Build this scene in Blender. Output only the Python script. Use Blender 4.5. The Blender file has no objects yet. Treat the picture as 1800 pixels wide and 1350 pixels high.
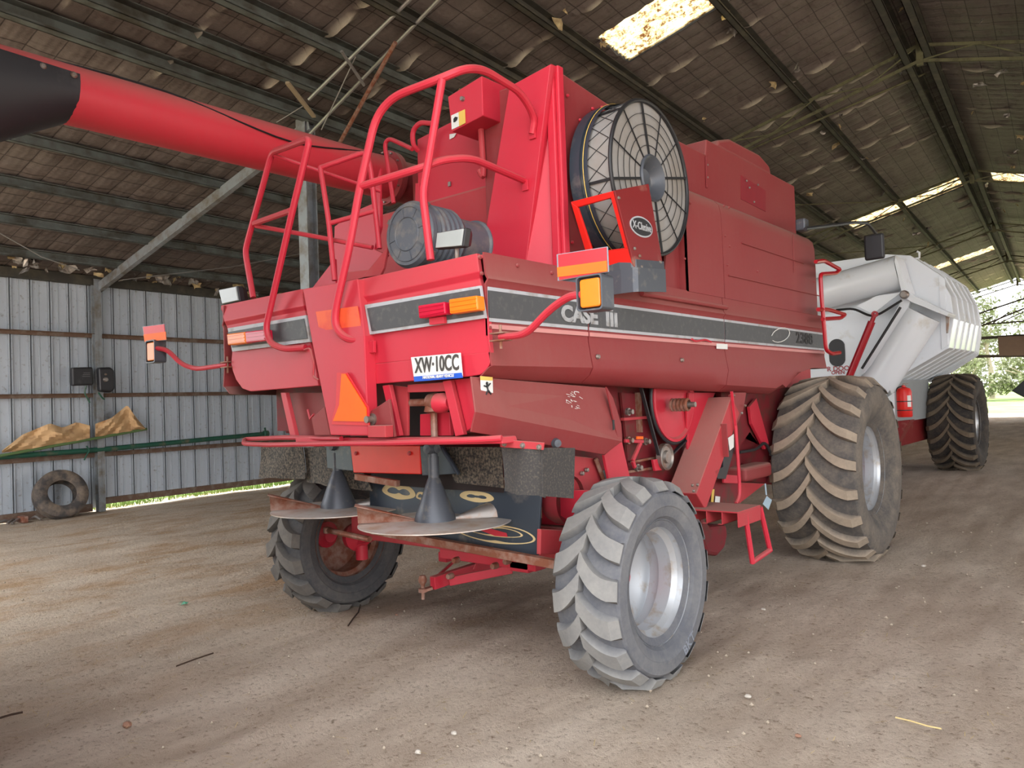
import bpy, bmesh, math, random
import numpy as np
from mathutils import Vector, Matrix
random.seed(7); rng = np.random.default_rng(7)
R_ = math.radians
SC = bpy.context.scene
COL = SC.collection

# ---------------------------------------------------------------- camera
F = 1350.0; PITCH = R_(1.36); ROLL = R_(-2.07); YAW = R_(39.9); CAMH = 1.65
DS = R_(4.4)                      # the shed stands 4.4 degrees off the machine's axis
_f = Vector((-math.sin(YAW)*math.cos(PITCH), math.cos(YAW)*math.cos(PITCH), math.sin(PITCH)))
_r0 = Vector((math.cos(YAW), math.sin(YAW), 0)); _u0 = _r0.cross(_f)
_r = math.cos(ROLL)*_r0 + math.sin(ROLL)*_u0; _u = -math.sin(ROLL)*_r0 + math.cos(ROLL)*_u0
cam_d = bpy.data.cameras.new('camera'); cam = bpy.data.objects.new('camera', cam_d); COL.objects.link(cam)
cam.matrix_world = Matrix(((_r.x, _u.x, -_f.x, 0), (_r.y, _u.y, -_f.y, 0), (_r.z, _u.z, -_f.z, CAMH), (0, 0, 0, 1)))
cam_d.sensor_fit = 'HORIZONTAL'; cam_d.sensor_width = 36; cam_d.lens = 36*F/1800; cam_d.clip_start = .05; cam_d.clip_end = 600
SC.camera = cam
# ---------------------------------------------------------------- world, sun, exposure
SC.view_settings.view_transform = 'Standard'; SC.view_settings.look = 'None'
SC.view_settings.gamma = 1; SC.view_settings.use_curve_mapping = False
SC.view_settings.exposure = 2.05
w = bpy.data.worlds.new('sky'); SC.world = w; w.use_nodes = True
nt = w.node_tree; bg = nt.nodes['Background']
sky = nt.nodes.new('ShaderNodeTexSky'); sky.sky_type = 'HOSEK_WILKIE'; sky.turbidity = 6; sky.ground_albedo = .35
sky.sun_direction = Vector((-.35, .45, .82)).normalized()
mx = nt.nodes.new('ShaderNodeMix'); mx.data_type = 'RGBA'; mx.inputs[0].default_value = .75
nt.links.new(sky.outputs[0], mx.inputs[6]); mx.inputs[7].default_value = (1.0, 1.0, 1.02, 1)
nt.links.new(mx.outputs[2], bg.inputs[0]); bg.inputs[1].default_value = 1.35
sun_d = bpy.data.lights.new('sun', 'SUN'); sun_d.energy = 3.4; sun_d.angle = R_(2); sun_d.color = (1, .95, .86)
sun = bpy.data.objects.new('sun', sun_d); COL.objects.link(sun)
sun.rotation_euler = Vector((-.35, .45, .82)).to_track_quat('Z', 'Y').to_euler()

# ---------------------------------------------------------------- helpers
MS = Matrix.Rotation(DS, 4, 'Z'); MSI = MS.inverted()
def P(px, py, ax, val, shed=False):
    """the point where the sight line through a picture position meets a plane of the place"""
    d = (px-900)/F*_r - (py-675)/F*_u + _f; c = Vector((0, 0, CAMH))
    if shed: d = MSI.to_3x3() @ d; c = MSI @ c
    i = 'xyz'.index(ax); t = (val-c[i])/d[i]
    return c + t*d
def PL(pts, ax, val, shed=False): return [P(p[0], p[1], ax, val, shed) for p in pts]
V = Vector
def lin(r, g, b):
    f = lambda c: ((c/255+.055)/1.055)**2.4 if c/255 > .04045 else c/255/12.92
    return (f(r), f(g), f(b), 1)

class MB:
    def __init__(s): s.v = []; s.f = []; s.m = []; s.sm = []
    def add(s, vs, fs, m=0, smooth=False):
        o = len(s.v); s.v += [Vector(v) for v in vs]
        for f in fs: s.f.append([i+o for i in f]); s.m.append(m); s.sm.append(smooth)
        return s
    def box(s, a, b, m=0, M=None):
        x0, x1 = sorted((a[0], b[0])); y0, y1 = sorted((a[1], b[1])); z0, z1 = sorted((a[2], b[2]))
        vs = [V((x, y, z)) for z in (z0, z1) for y in (y0, y1) for x in (x0, x1)]
        if M: vs = [M @ v for v in vs]
        return s.add(vs, [(0,2,3,1), (4,5,7,6), (0,1,5,4), (2,6,7,3), (0,4,6,2), (1,3,7,5)], m)
    def prism(s, pts, vec, m=0):
        pts = [V(p) for p in pts]; vec = V(vec); n = len(pts)
        nrm = V((0, 0, 0))
        for i in range(n): nrm += (pts[i]-pts[0]).cross(pts[(i+1) % n]-pts[0])
        if nrm.dot(vec) > 0: pts.reverse()
        vs = pts + [p+vec for p in pts]
        fs = [tuple(range(n)), tuple(reversed(range(n, 2*n)))] + [((i+1) % n, i, i+n, (i+1) % n+n) for i in range(n)]
        return s.add(vs, fs, m)
    def bar(s, a, b, w, h, up=(0, 0, 1), m=0):
        a = V(a); b = V(b); d = (b-a).normalized(); up = V(up)
        x = d.cross(up).normalized()*w/2; z = x.normalized().cross(d)*h/2
        vs = [a-x-z, a+x-z, a+x+z, a-x+z, b-x-z, b+x-z, b+x+z, b-x+z]
        return s.add(vs, [(0,3,2,1), (4,5,6,7), (0,1,5,4), (1,2,6,5), (2,3,7,6), (3,0,4,7)], m)
    def tube(s, pts, r, n=10, m=0, caps=True, closed=False):
        pts = [V(p) for p in pts]; N = len(pts); rs = r if isinstance(r, (list, tuple)) else [r]*N
        T = []
        for i in range(N):
            if closed: t = pts[(i+1) % N]-pts[i-1]
            else: t = pts[min(i+1, N-1)]-pts[max(i-1, 0)]
            T.append(t.normalized())
        u = T[0].orthogonal().normalized(); rings = []; vs = []
        for i in range(N):
            u = (u-T[i]*u.dot(T[i])).normalized(); w_ = T[i].cross(u)
            rings.append(len(vs))
            for k in range(n):
                a = 2*math.pi*k/n; vs.append(pts[i]+(u*math.cos(a)+w_*math.sin(a))*rs[i])
        fs = []
        for i in range(N if closed else N-1):
            j = (i+1) % N
            for k in range(n):
                k2 = (k+1) % n; fs.append((rings[i]+k, rings[i]+k2, rings[j]+k2, rings[j]+k))
        s.add(vs, fs, m, True)
        if caps and not closed:
            o = len(s.v)-len(vs)
            s.f.append([o+k for k in reversed(range(n))]); s.m.append(m); s.sm.append(False)
            s.f.append([o+rings[-1]+k for k in range(n)]); s.m.append(m); s.sm.append(False)
        return s
    def lathe(s, prof, c, axis=(0, 0, 1), n=32, m=0, smooth=True, close=False):
        """prof: (radius, height) pairs"""
        ax = V(axis).normalized(); u = ax.orthogonal().normalized(); w_ = ax.cross(u); c = V(c); vs = []; L = len(prof)
        for k in range(n):
            a = 2*math.pi*k/n; d = u*math.cos(a)+w_*math.sin(a)
            vs += [c+d*max(r, 1e-4)+ax*h for r, h in prof]
        fs = []
        for k in range(n):
            k2 = (k+1) % n
            for i in range(L if close else L-1):
                j = (i+1) % L; fs.append((k*L+i, k2*L+i, k2*L+j, k*L+j))
        return s.add(vs, fs, m, smooth)
    def sheet(s, rows, th, m=0, smooth=False):
        """rows of points (equal length) thickened by vector th"""
        th = V(th); n = len(rows[0]); R = len(rows); fl = [V(p) for r in rows for p in r]; vs = fl+[p+th for p in fl]; o = n*R; fs = []
        for i in range(R-1):
            for j in range(n-1):
                q = (i*n+j, i*n+j+1, (i+1)*n+j+1, (i+1)*n+j); fs.append(q); fs.append(tuple(o+k for k in reversed(q)))
        for i in range(R-1):
            for j in (0, n-1):
                a, b = i*n+j, (i+1)*n+j; fs.append((a, b, b+o, a+o) if j == 0 else (b, a, a+o, b+o))
        for j in range(n-1):
            for i in (0, R-1):
                a, b = i*n+j, i*n+j+1; fs.append((b, a, a+o, b+o) if i == 0 else (a, b, b+o, a+o))
        return s.add(vs, fs, m, smooth)
    def build(s, name, mat, parent=None, bevel=0, shed=False, segs=2, angle=35, fix=True):
        vs = s.v
        if shed: vs = [MS @ v for v in vs]
        lo = V([min(v[i] for v in vs) for i in range(3)]); hi = V([max(v[i] for v in vs) for i in range(3)])
        c = V(((lo.x+hi.x)/2, (lo.y+hi.y)/2, lo.z))
        me = bpy.data.meshes.new(name); me.from_pydata([tuple(v-c) for v in vs], [], s.f)
        me.polygons.foreach_set('material_index', s.m); me.polygons.foreach_set('use_smooth', [True]*len(s.f) if any(s.sm) else s.sm)
        for q in (mat if isinstance(mat, (list, tuple)) else [mat]): me.materials.append(q)
        if fix:
            bm = bmesh.new(); bm.from_mesh(me); bmesh.ops.recalc_face_normals(bm, faces=bm.faces); bm.to_mesh(me); bm.free()
        if any(s.sm): me.set_sharp_from_angle(angle=R_(angle))
        o = bpy.data.objects.new(name, me); COL.objects.link(o)
        return place(o, c, parent, bevel, segs)
WP = {}
def place(o, c, parent, bevel=0, segs=2):
    WP[o.name] = V(c)
    if parent is not None: o.parent = parent; o.location = V(c)-WP[parent.name]
    else: o.location = c
    if bevel:
        b = o.modifiers.new('bevel', 'BEVEL'); b.width = bevel; b.segments = segs; b.limit_method = 'ANGLE'; b.angle_limit = R_(40)
        b.harden_normals = False
    return o
def tag(o, label, cat, group=None, kind=None):
    o['label'] = label; o['category'] = cat
    if group: o['group'] = group
    if kind: o['kind'] = kind
    return o
def struct(o): o['kind'] = 'structure'; return o
def lab(o, label): o['label'] = label; return o
def empty(name, loc, parent=None):
    o = bpy.data.objects.new(name, None); COL.objects.link(o); o.empty_display_size = .1
    return place(o, loc, parent)
def thing(name, label, cat, loc, group=None): return tag(empty(name, loc), label, cat, group)
def text(name, body, loc, right, up, size, mat, parent, align='CENTER', bold=0, sx=1, ext=.0015):
    cu = bpy.data.curves.new(name, 'FONT'); cu.body = body; cu.size = size; cu.extrude = ext; cu.align_x = align; cu.align_y = 'CENTER'; cu.offset = bold
    cu.resolution_u = 4; tmp = bpy.data.objects.new('tmp', cu); COL.objects.link(tmp)
    me = bpy.data.meshes.new_from_object(tmp); bpy.data.objects.remove(tmp); me.name = name
    me.materials.clear(); me.materials.append(mat); o = bpy.data.objects.new(name, me); COL.objects.link(o)
    r = V(right).normalized(); u = V(up).normalized(); u = (u-r*u.dot(r)).normalized(); n = r.cross(u)
    M = Matrix(((r.x*sx, u.x, n.x), (r.y*sx, u.y, n.y), (r.z*sx, u.z, n.z)))
    WP[o.name] = V(loc)
    o.parent = parent
    M4 = M.to_4x4(); M4.translation = V(loc)-(WP[parent.name] if parent else V((0, 0, 0))); o.matrix_basis = M4
    return o
def arc(pts, n=4, k=.5):
    """round the corners of a polyline"""
    pts = [V(p) for p in pts]; out = [pts[0]]
    for a, b, c in zip(pts, pts[1:], pts[2:]):
        p0 = b+(a-b)*min(k, .5); p1 = b+(c-b)*min(k, .5)
        for i in range(n+1):
            t = i/n; out.append(p0.lerp(b, t).lerp(b.lerp(p1, t), t))
    out.append(pts[-1]); return out
def corner(pts, rad=.05, n=4):
    pts = [V(p) for p in pts]; out = [pts[0]]
    for a, b, c in zip(pts, pts[1:], pts[2:]):
        p0 = b+(a-b).normalized()*min(rad, (a-b).length*.45); p1 = b+(c-b).normalized()*min(rad, (c-b).length*.45)
        for i in range(n+1):
            t = i/n; out.append(p0.lerp(b, t).lerp(b.lerp(p1, t), t))
    out.append(pts[-1]); return out

# ---------------------------------------------------------------- materials
def nodes(name):
    m = bpy.data.materials.new(name); m.use_nodes = True; t = m.node_tree
    return m, t, t.nodes['Principled BSDF']
def N(t, typ, **kw):
    n = t.nodes.new(typ)
    for k, v in kw.items():
        if k.startswith('i_'): n.inputs[int(k[2:])].default_value = v
        else: setattr(n, k, v)
    return n
def coord(t, scale=(1, 1, 1), rot=(0, 0, 0), obj=False):
    mp = N(t, 'ShaderNodeMapping'); mp.inputs['Scale'].default_value = scale; mp.inputs['Rotation'].default_value = rot
    if obj: tc = N(t, 'ShaderNodeTexCoord'); t.links.new(tc.outputs['Object'], mp.inputs[0])
    else: g = N(t, 'ShaderNodeNewGeometry'); t.links.new(g.outputs['Position'], mp.inputs[0])
    return mp.outputs[0]
def noise_(t, vec, scale, detail=4, rough=.55):
    n = N(t, 'ShaderNodeTexNoise'); n.inputs['Scale'].default_value = scale; n.inputs['Detail'].default_value = detail; n.inputs['Roughness'].default_value = rough
    t.links.new(vec, n.inputs['Vector']); return n.outputs['Fac']
def ramp(t, fac, a, b, c0=(0, 0, 0, 1), c1=(1, 1, 1, 1)):
    r = N(t, 'ShaderNodeValToRGB'); r.color_ramp.elements[0].position = a; r.color_ramp.elements[1].position = b
    r.color_ramp.elements[0].color = c0; r.color_ramp.elements[1].color = c1; t.links.new(fac, r.inputs[0]); return r.outputs[0]
def mixc(t, fac, a, b):
    m = N(t, 'ShaderNodeMix', data_type='RGBA')
    for i, v in ((0, fac), (6, a), (7, b)):
        if isinstance(v, (float, int, tuple)): m.inputs[i].default_value = v
        else: t.links.new(v, m.inputs[i])
    return m.outputs[2]
def math_(t, op, a, b=None, c=None):
    m = N(t, 'ShaderNodeMath', operation=op)
    for i, v in enumerate((a, b, c)):
        if v is None: continue
        if isinstance(v, (float, int)): m.inputs[i].default_value = v
        else: t.links.new(v, m.inputs[i])
    return m.outputs[0]
def bump(t, bs, h, strength=.3, dist=.01):
    b = N(t, 'ShaderNodeBump'); b.inputs['Strength'].default_value = strength; b.inputs['Distance'].default_value = dist
    t.links.new(h, b.inputs['Height']); t.links.new(b.outputs[0], bs.inputs['Normal'])
def simple(name, col, rough=.5, metal=0, dust=0, dcol=None, scale=6, bmp=0, bscale=60, spec=.5):
    m, t, b = nodes(name); v = coord(t)
    b.inputs['Roughness'].default_value = rough; b.inputs['Metallic'].default_value = metal; b.inputs['Specular IOR Level'].default_value = spec
    n = noise_(t, v, scale, 6, .62)
    if dust: c = mixc(t, ramp(t, n, .62-dust*.5, .80-dust*.3), col, dcol or lin(150, 128, 108))
    else: c = mixc(t, n, tuple(x*.86 for x in col[:3])+(1,), tuple(min(1, x*1.12) for x in col[:3])+(1,))
    t.links.new(c, b.inputs['Base Color'])
    if bmp: bump(t, b, noise_(t, v, bscale, 4), bmp, .004)
    return m
DUST = lin(156, 126, 114)
def red_paint(name, col, dust, up=.55, rough=.42):
    """machine paint with a film of farm dust that lies thickest on upward faces"""
    m, t, b = nodes(name); v = coord(t)
    big = noise_(t, v, 1.1, 5, .6); fine = noise_(t, v, 26, 5, .7); st = noise_(t, coord(t, (7, 7, .7)), 3.2, 4, .6)
    g = N(t, 'ShaderNodeNewGeometry'); sx = N(t, 'ShaderNodeSeparateXYZ'); t.links.new(g.outputs['Normal'], sx.inputs[0])
    upf = math_(t, 'MULTIPLY', math_(t, 'MAXIMUM', sx.outputs[2], 0.0), up)
    d = math_(t, 'ADD', math_(t, 'MULTIPLY', math_(t, 'ADD', math_(t, 'ADD', big, math_(t, 'MULTIPLY', fine, .55)), math_(t, 'MULTIPLY', st, .45)), dust), upf)
    d = math_(t, 'MINIMUM', math_(t, 'MAXIMUM', math_(t, 'SUBTRACT', d, dust*.35), 0.0), .85)
    c0 = mixc(t, big, tuple(x*.93 for x in col[:3])+(1,), tuple(min(1, x*1.08) for x in col[:3])+(1,))
    t.links.new(mixc(t, d, c0, DUST), b.inputs['Base Color'])
    t.links.new(math_(t, 'ADD', math_(t, 'MULTIPLY', d, .5), rough), b.inputs['Roughness'])
    b.inputs['Specular IOR Level'].default_value = .4
    bump(t, b, fine, .08, .003)
    return m
RED = red_paint('red_paint', lin(200, 32, 58), .10, .45)
REDS = red_paint('red_paint_dusty_shaded', lin(138, 25, 37), .22, .6, .5)  # real dust, plus a base red darkened for the dimmer side
REDD = red_paint('red_paint_dirty', lin(185, 30, 50), .26, .75, .55)
REDB = simple('fresh_orange_red_paint', lin(226, 36, 28), .4)
ORANGE = simple('faded_orange_patch', lin(235, 95, 55), .55, dust=.35, dcol=lin(215, 45, 55), scale=5)
BLACK = simple('black_rubber', lin(40, 40, 43), .45, dust=.12, dcol=lin(72, 70, 70), scale=3, bmp=.06)
BLACKF = simple('speckled_rubber_flap', lin(40, 38, 37), .75, dust=.42, dcol=lin(120, 108, 92), scale=60, bmp=.3, bscale=80)
FLAPG = simple('dusty_rubber_flap', lin(58, 56, 55), .8, dust=.25, dcol=lin(92, 85, 76), scale=90, bmp=.3, bscale=90)
DARK = simple('painted_inside_shade', lin(38, 26, 24), .8)  # near-black paint standing in for shade inside openings and holes
STRIPE = simple('black_stripe_film', lin(74, 75, 77), .55, dust=.18, dcol=lin(96, 95, 93), scale=22)
GREYL = simple('grey_stripe_film', lin(176, 178, 182), .5, dust=.2, dcol=lin(140, 130, 122))
GREYT = simple('pale_grey_lettering', lin(168, 170, 172), .6, dust=.25, dcol=lin(120, 116, 112), scale=14)
DGREYT = simple('dark_grey_lettering', lin(30, 30, 32), .6)
WHITE = simple('white_enamel', lin(236, 241, 246), .25, dust=.05, dcol=lin(205, 200, 188), scale=2)
WHITEP = simple('white_plastic', lin(225, 226, 222), .5)
CREAM = simple('cream_marking_paint', lin(214, 190, 140), .7)
SILVER = simple('silver_rim_paint', lin(196, 200, 204), .38, .55, dust=.2, dcol=lin(170, 152, 128), scale=8)
STEEL = simple('worn_steel', lin(150, 144, 138), .45, .7, dust=.3, dcol=lin(140, 104, 82), scale=10)
RUST = simple('rusty_steel', lin(138, 84, 62), .6, .35, dust=.4, dcol=lin(168, 138, 124), scale=12, bmp=.2)
DISCM = simple('spinner_disc_steel', lin(205, 198, 190), .4, .25, dust=.35, dcol=lin(186, 160, 138), scale=7)
GUN = simple('gunmetal_plastic', lin(80, 84, 91), .42, .2, dust=.12, dcol=lin(120, 116, 110), scale=14)
BLUEG = simple('dark_blue_grey_paint', lin(62, 70, 80), .42, .25, dust=.15, dcol=lin(120, 116, 112), scale=5)
FILTER = simple('air_filter_grey', lin(88, 94, 102), .5, dust=.3, dcol=lin(128, 124, 118), scale=9)
SCREEN = simple('dusty_screen_mesh', lin(150, 149, 147), .7, dust=.5, dcol=lin(140, 134, 126), scale=3)
WIRE = simple('black_wire', lin(32, 32, 34), .5)
AMBER = simple('amber_lens', lin(248, 128, 30), .25)
REDL = simple('red_lens', lin(196, 22, 56), .22)
CLEAR = simple('frosted_lamp_glass', lin(170, 176, 174), .2)
TRI = simple('fluorescent_orange_sheet', lin(255, 106, 14), .6)
TRIR = simple('red_reflective_border', lin(214, 40, 50), .45)
PLATE = simple('plate_white', lin(232, 232, 228), .4)
PLATET = simple('plate_charcoal', lin(70, 66, 62), .5)
BLUE = simple('plate_blue', lin(32, 88, 196), .4)
YEL = simple('warning_yellow', lin(226, 190, 90), .5)
GREEN = simple('green_steel', lin(32, 84, 66), .5, dust=.2, dcol=lin(110, 100, 80))
CANVAS = simple('tan_canvas', lin(206, 168, 122), .9, dust=.2, dcol=lin(150, 112, 78), scale=5, bmp=.3, bscale=120)
MAROON = simple('maroon_bracket_paint', lin(128, 34, 36), .35, dust=.12, dcol=lin(150, 110, 96))
HITCH = simple('crimson_hydraulic_ram', lin(170, 22, 36), .3)
GREYB = simple('grey_board_steel', lin(132, 138, 148), .5)
REDSHADE = simple('shaded_grimy_red_inner_steel', lin(120, 24, 34), .7, dust=.3, dcol=lin(84, 56, 44), scale=7)  # inner red darkened for shade in the bays, plus grime mottle
def tyre_mat(name, dark, pale, lo, hi, off):
    """rubber, with pale dust where the radius from the wheel's axis is large (the lug faces)"""
    m, t, b = nodes(name); tc = N(t, 'ShaderNodeTexCoord'); at = N(t, 'ShaderNodeAttribute', attribute_name='dustiness')
    n = noise_(t, tc.outputs['Object'], 7, 6, .65); n2 = noise_(t, tc.outputs['Object'], 45, 4, .6)
    f = math_(t, 'ADD', math_(t, 'MULTIPLY', at.outputs['Fac'], hi), math_(t, 'MULTIPLY', math_(t, 'SUBTRACT', n, off), lo))
    f = math_(t, 'MINIMUM', math_(t, 'MAXIMUM', math_(t, 'ADD', f, math_(t, 'MULTIPLY', math_(t, 'SUBTRACT', n2, .5), .35)), 0.0), 1.0)
    t.links.new(mixc(t, f, dark, pale), b.inputs['Base Color']); b.inputs['Roughness'].default_value = .82; b.inputs['Specular IOR Level'].default_value = .3
    bump(t, b, n2, .25, .004); return m
TYRE_F = tyre_mat('drive_tyre_rubber', lin(82, 79, 77), lin(168, 152, 132), .9, .75, .47)
TYRE_R = tyre_mat('steer_tyre_rubber', lin(96, 98, 104), lin(154, 152, 146), .8, .62, .47)
TYRE_L = tyre_mat('far_steer_tyre_rubber', lin(76, 76, 78), lin(138, 131, 120), .8, .4, .47)
TYRE_C = tyre_mat('cart_tyre_rubber', lin(48, 46, 46), lin(128, 112, 92), .8, .6, .47)

# ---------------------------------------------------------------- setting: ground
def ground_mat():
    m, t, b = nodes('packed_dirt'); v = coord(t)
    vs_ = coord(t, (1, .28, 1), (0, 0, -DS-.25))
    big = noise_(t, v, .45, 4, .6); mid = noise_(t, vs_, 2.2, 7, .66); fine = noise_(t, v, 26, 8, .75); vf = noise_(t, v, 130, 3, .7)
    c = mixc(t, ramp(t, mid, .36, .66), lin(194, 174, 154), lin(228, 211, 192))
    # straw and dung strewn on the side by the wall
    sx = N(t, 'ShaderNodeSeparateXYZ'); g = N(t, 'ShaderNodeNewGeometry'); t.links.new(g.outputs['Position'], sx.inputs[0])
    left = ramp(t, math_(t, 'MULTIPLY', math_(t, 'ADD', sx.outputs[0], 4.0), -.18), .05, .55)
    straw = ramp(t, noise_(t, coord(t, (1, .45, 1), (0, 0, .5)), 1.7, 8, .72), .47, .62)
    c = mixc(t, math_(t, 'MULTIPLY', math_(t, 'MULTIPLY', straw, left), .95), c, lin(172, 124, 74))
    c = mixc(t, math_(t, 'MULTIPLY', left, .38), c, lin(222, 204, 178))
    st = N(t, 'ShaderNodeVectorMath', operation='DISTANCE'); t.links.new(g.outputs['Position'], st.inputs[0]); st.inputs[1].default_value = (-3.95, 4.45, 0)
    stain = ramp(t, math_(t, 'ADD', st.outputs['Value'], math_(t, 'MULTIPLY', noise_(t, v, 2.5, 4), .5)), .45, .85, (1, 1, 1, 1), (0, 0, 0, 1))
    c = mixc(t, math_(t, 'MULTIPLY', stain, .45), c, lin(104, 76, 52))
    c = mixc(t, ramp(t, fine, .30, .46, (1, 1, 1, 1), (0, 0, 0, 1)), c, lin(128, 104, 80))
    c = mixc(t, math_(t, 'MULTIPLY', ramp(t, vf, .60, .74), .6), c, lin(236, 224, 204))
    t.links.new(c, b.inputs['Base Color']); b.inputs['Roughness'].default_value = .95; b.inputs['Specular IOR Level'].default_value = .15
    h = math_(t, 'ADD', math_(t, 'ADD', math_(t, 'MULTIPLY', fine, .5), math_(t, 'MULTIPLY', vf, .2)), math_(t, 'MULTIPLY', mid, .9))
    bump(t, b, h, 1.0, .06); return m
DIRT = ground_mat()
def sn(x, y, s, seed, octv=4):
    """sum of rotated sines: a cheap smooth noise, about -1..1"""
    r = np.random.default_rng(seed); out = np.zeros_like(x, dtype=float); a = 1.0; tot = 0
    for k in range(octv):
        for q in range(4):
            th = r.uniform(0, 2*math.pi); ph = r.uniform(0, 6.28); out += a*np.sin((x*math.cos(th)+y*math.sin(th))*s*2*math.pi+ph)
        tot += a*2; a *= .55; s *= 2.03
    return out/tot
def grid_mesh(name, X, Y, Z, mat, shed=False, smooth=True, keep=None):
    ny, nx = X.shape; co = np.stack([X, Y, Z], -1).reshape(-1, 3)
    if shed:
        c, s_ = math.cos(DS), math.sin(DS); co = np.stack([co[:, 0]*c-co[:, 1]*s_, co[:, 0]*s_+co[:, 1]*c, co[:, 2]], -1)
    i = np.arange(nx*ny).reshape(ny, nx); q = np.stack([i[:-1, :-1], i[:-1, 1:], i[1:, 1:], i[1:, :-1]], -1).reshape(-1, 4)
    if keep is not None: q = q[keep.reshape(-1)]
    me = bpy.data.meshes.new(name); me.from_pydata(co.tolist(), [], q.tolist())
    me.polygons.foreach_set('use_smooth', [smooth]*len(me.polygons)); me.materials.append(mat)
    o = bpy.data.objects.new(name, me); COL.objects.link(o); WP[o.name] = V((0, 0, 0)); return o
def axis_pts(a, b, fine0, fine1, df, dc):
    p = [a]
    while p[-1] < b: p.append(p[-1]+(df if fine0 <= p[-1] <= fine1 else dc))
    return np.array(p)
xs = axis_pts(-14.6, 40, -9, 1.2, .06, .5); ys = axis_pts(-30, 53, 1, 8.5, .06, .5)
X, Y = np.meshgrid(xs, ys)
Z = .012*sn(X, Y, .35, 1)+.010*sn(X*1.3, Y*.5, 1.6, 2)+.006*sn(X, Y, 4, 3)
Z = Z*np.clip((np.hypot(X+8, Y-3)*0+1), 0, 1)-.008
# wheel tracks on the right
tr = np.exp(-((X-.25-(Y-4)*-.12)/.16)**2)*np.clip((Y-2)/2, 0, 1)*np.clip((9-Y)/2, 0, 1); Z -= .02*tr
struct(grid_mesh('floor', X, Y, Z, DIRT, True))

# ---------------------------------------------------------------- setting: the shed
YS = .8                                       # the open end of the shed, behind the camera
EX, RX, EZ, SL = -14.0, -1.65, 4.13, .2664    # wall line, ridge line, eave height, roof slope
RZ = EZ+SL*(RX+14.1)
def roofz(x): return RZ-SL*abs(x-RX)
TIN = None
def tin_mat():
    m, t, b = nodes('weathered_zinc_sheet'); v = coord(t)
    n = noise_(t, coord(t, (1, 1, .25)), 2.4, 6, .65); n2 = noise_(t, v, 16, 4)
    c = mixc(t, n, lin(172, 181, 190), lin(208, 216, 223)); c = mixc(t, ramp(t, n2, .60, .78), c, lin(140, 138, 134))
    at = N(t, 'ShaderNodeAttribute', attribute_name='rib_shade'); c = mixc(t, at.outputs['Fac'], c, lin(78, 78, 80))  # darkens the ribs with painted shade
    t.links.new(c, b.inputs['Base Color']); b.inputs['Roughness'].default_value = .5; b.inputs['Metallic'].default_value = .25; return m
TIN = tin_mat()
def wall_profile(y0, y1, per=.31):
    pts = [y0]; rel = []
    y = y0
    out = [(y0, 0)]
    while y < y1:
        for dy, dx in ((.0, 0), (.005, .03), (.020, .03), (.025, 0), (.042, 0), (.047, .03), (.062, .03), (.067, 0), (.160, 0), (.166, .008), (.180, .008), (.186, 0)):
            if y+dy < y1: out.append((y+dy, dx))
        y += per
    out.append((y1, 0)); return out
def wall(name, y0, y1, z0, z1, x=EX):
    mb = MB(); pr = wall_profile(y0, y1); vs = []; fs = []
    for (yy, dx) in pr: vs += [(x-.03+dx, yy, z0), (x-.03+dx, yy, z1)]
    for i in range(len(pr)-1): fs.append((2*i, 2*i+2, 2*i+3, 2*i+1))
    mb.add(vs, fs); o = struct(mb.build(name, TIN, shed=True, fix=False))
    at = o.data.attributes.new('rib_shade', 'FLOAT', 'FACE'); at.data.foreach_set('value', [.55 if abs(pr[i][1]-pr[i+1][1]) > .015 or (pr[i][1] == 0 and pr[i+1][0]-pr[i][0] < .02) else 0.0 for i in range(len(pr)-1)]); return o  # painted shade on rib sides and grooves, to bring out the relief
wall('wall_left', YS, 6.84, .05, 4.02)
wall('wall_left', 6.84, 50, .17, 4.02)
mb = MB(); NA, NB = -6.6, -2.95; pr_ = wall_profile(NA, NB)
for (a, d1), (b, d2) in zip(pr_, pr_[1:]): mb.add([(a, .9+d1, 0), (b, .9+d2, 0), (b, .9+d2, roofz(b)), (a, .9+d1, roofz(a))], [(0, 1, 2, 3)])
mb.box((NA-.05, .80, 0), (NA, .9, 5.9)); mb.box((NB, .80, 0), (NB+.05, .9, 6.9))
for z in (1.2, 2.6, 4.0): mb.box((NA, .82, z), (NB, .9, z+.08))
struct(mb.build('added_shade_wall', TIN, shed=True, fix=False))  # unseen panel, added to cast shade on the near floor
wall('unseen_wall_right', 6.8, 11.5, 0, 4.02, 10.6)  # out of view; added, gap included, to dim light from the right
wall('unseen_wall_right', 24, 50, 0, 4.02, 10.6)
POSTM = simple('galvanised_post', lin(150, 156, 160), .55, .35, dust=.4, dcol=lin(120, 112, 100), scale=5)
GIRT = simple('rusty_brown_girt', lin(112, 88, 72), .75, .2, dust=.3, dcol=lin(140, 128, 116), scale=6)
PURL = simple('grey_green_purlin', lin(108, 114, 110), .6, .3, dust=.45, dcol=lin(74, 70, 60), scale=3)
PURD = simple('dark_purlin', lin(66, 64, 58), .75, .15, dust=.3, dcol=lin(92, 88, 74), scale=3)
TRUSS = simple('mossy_truss_steel', lin(104, 102, 74), .8, .1, dust=.3, dcol=lin(70, 66, 52), scale=5)
PIPE = simple('galvanised_pipe', lin(150, 148, 144), .45, .5)
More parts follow.
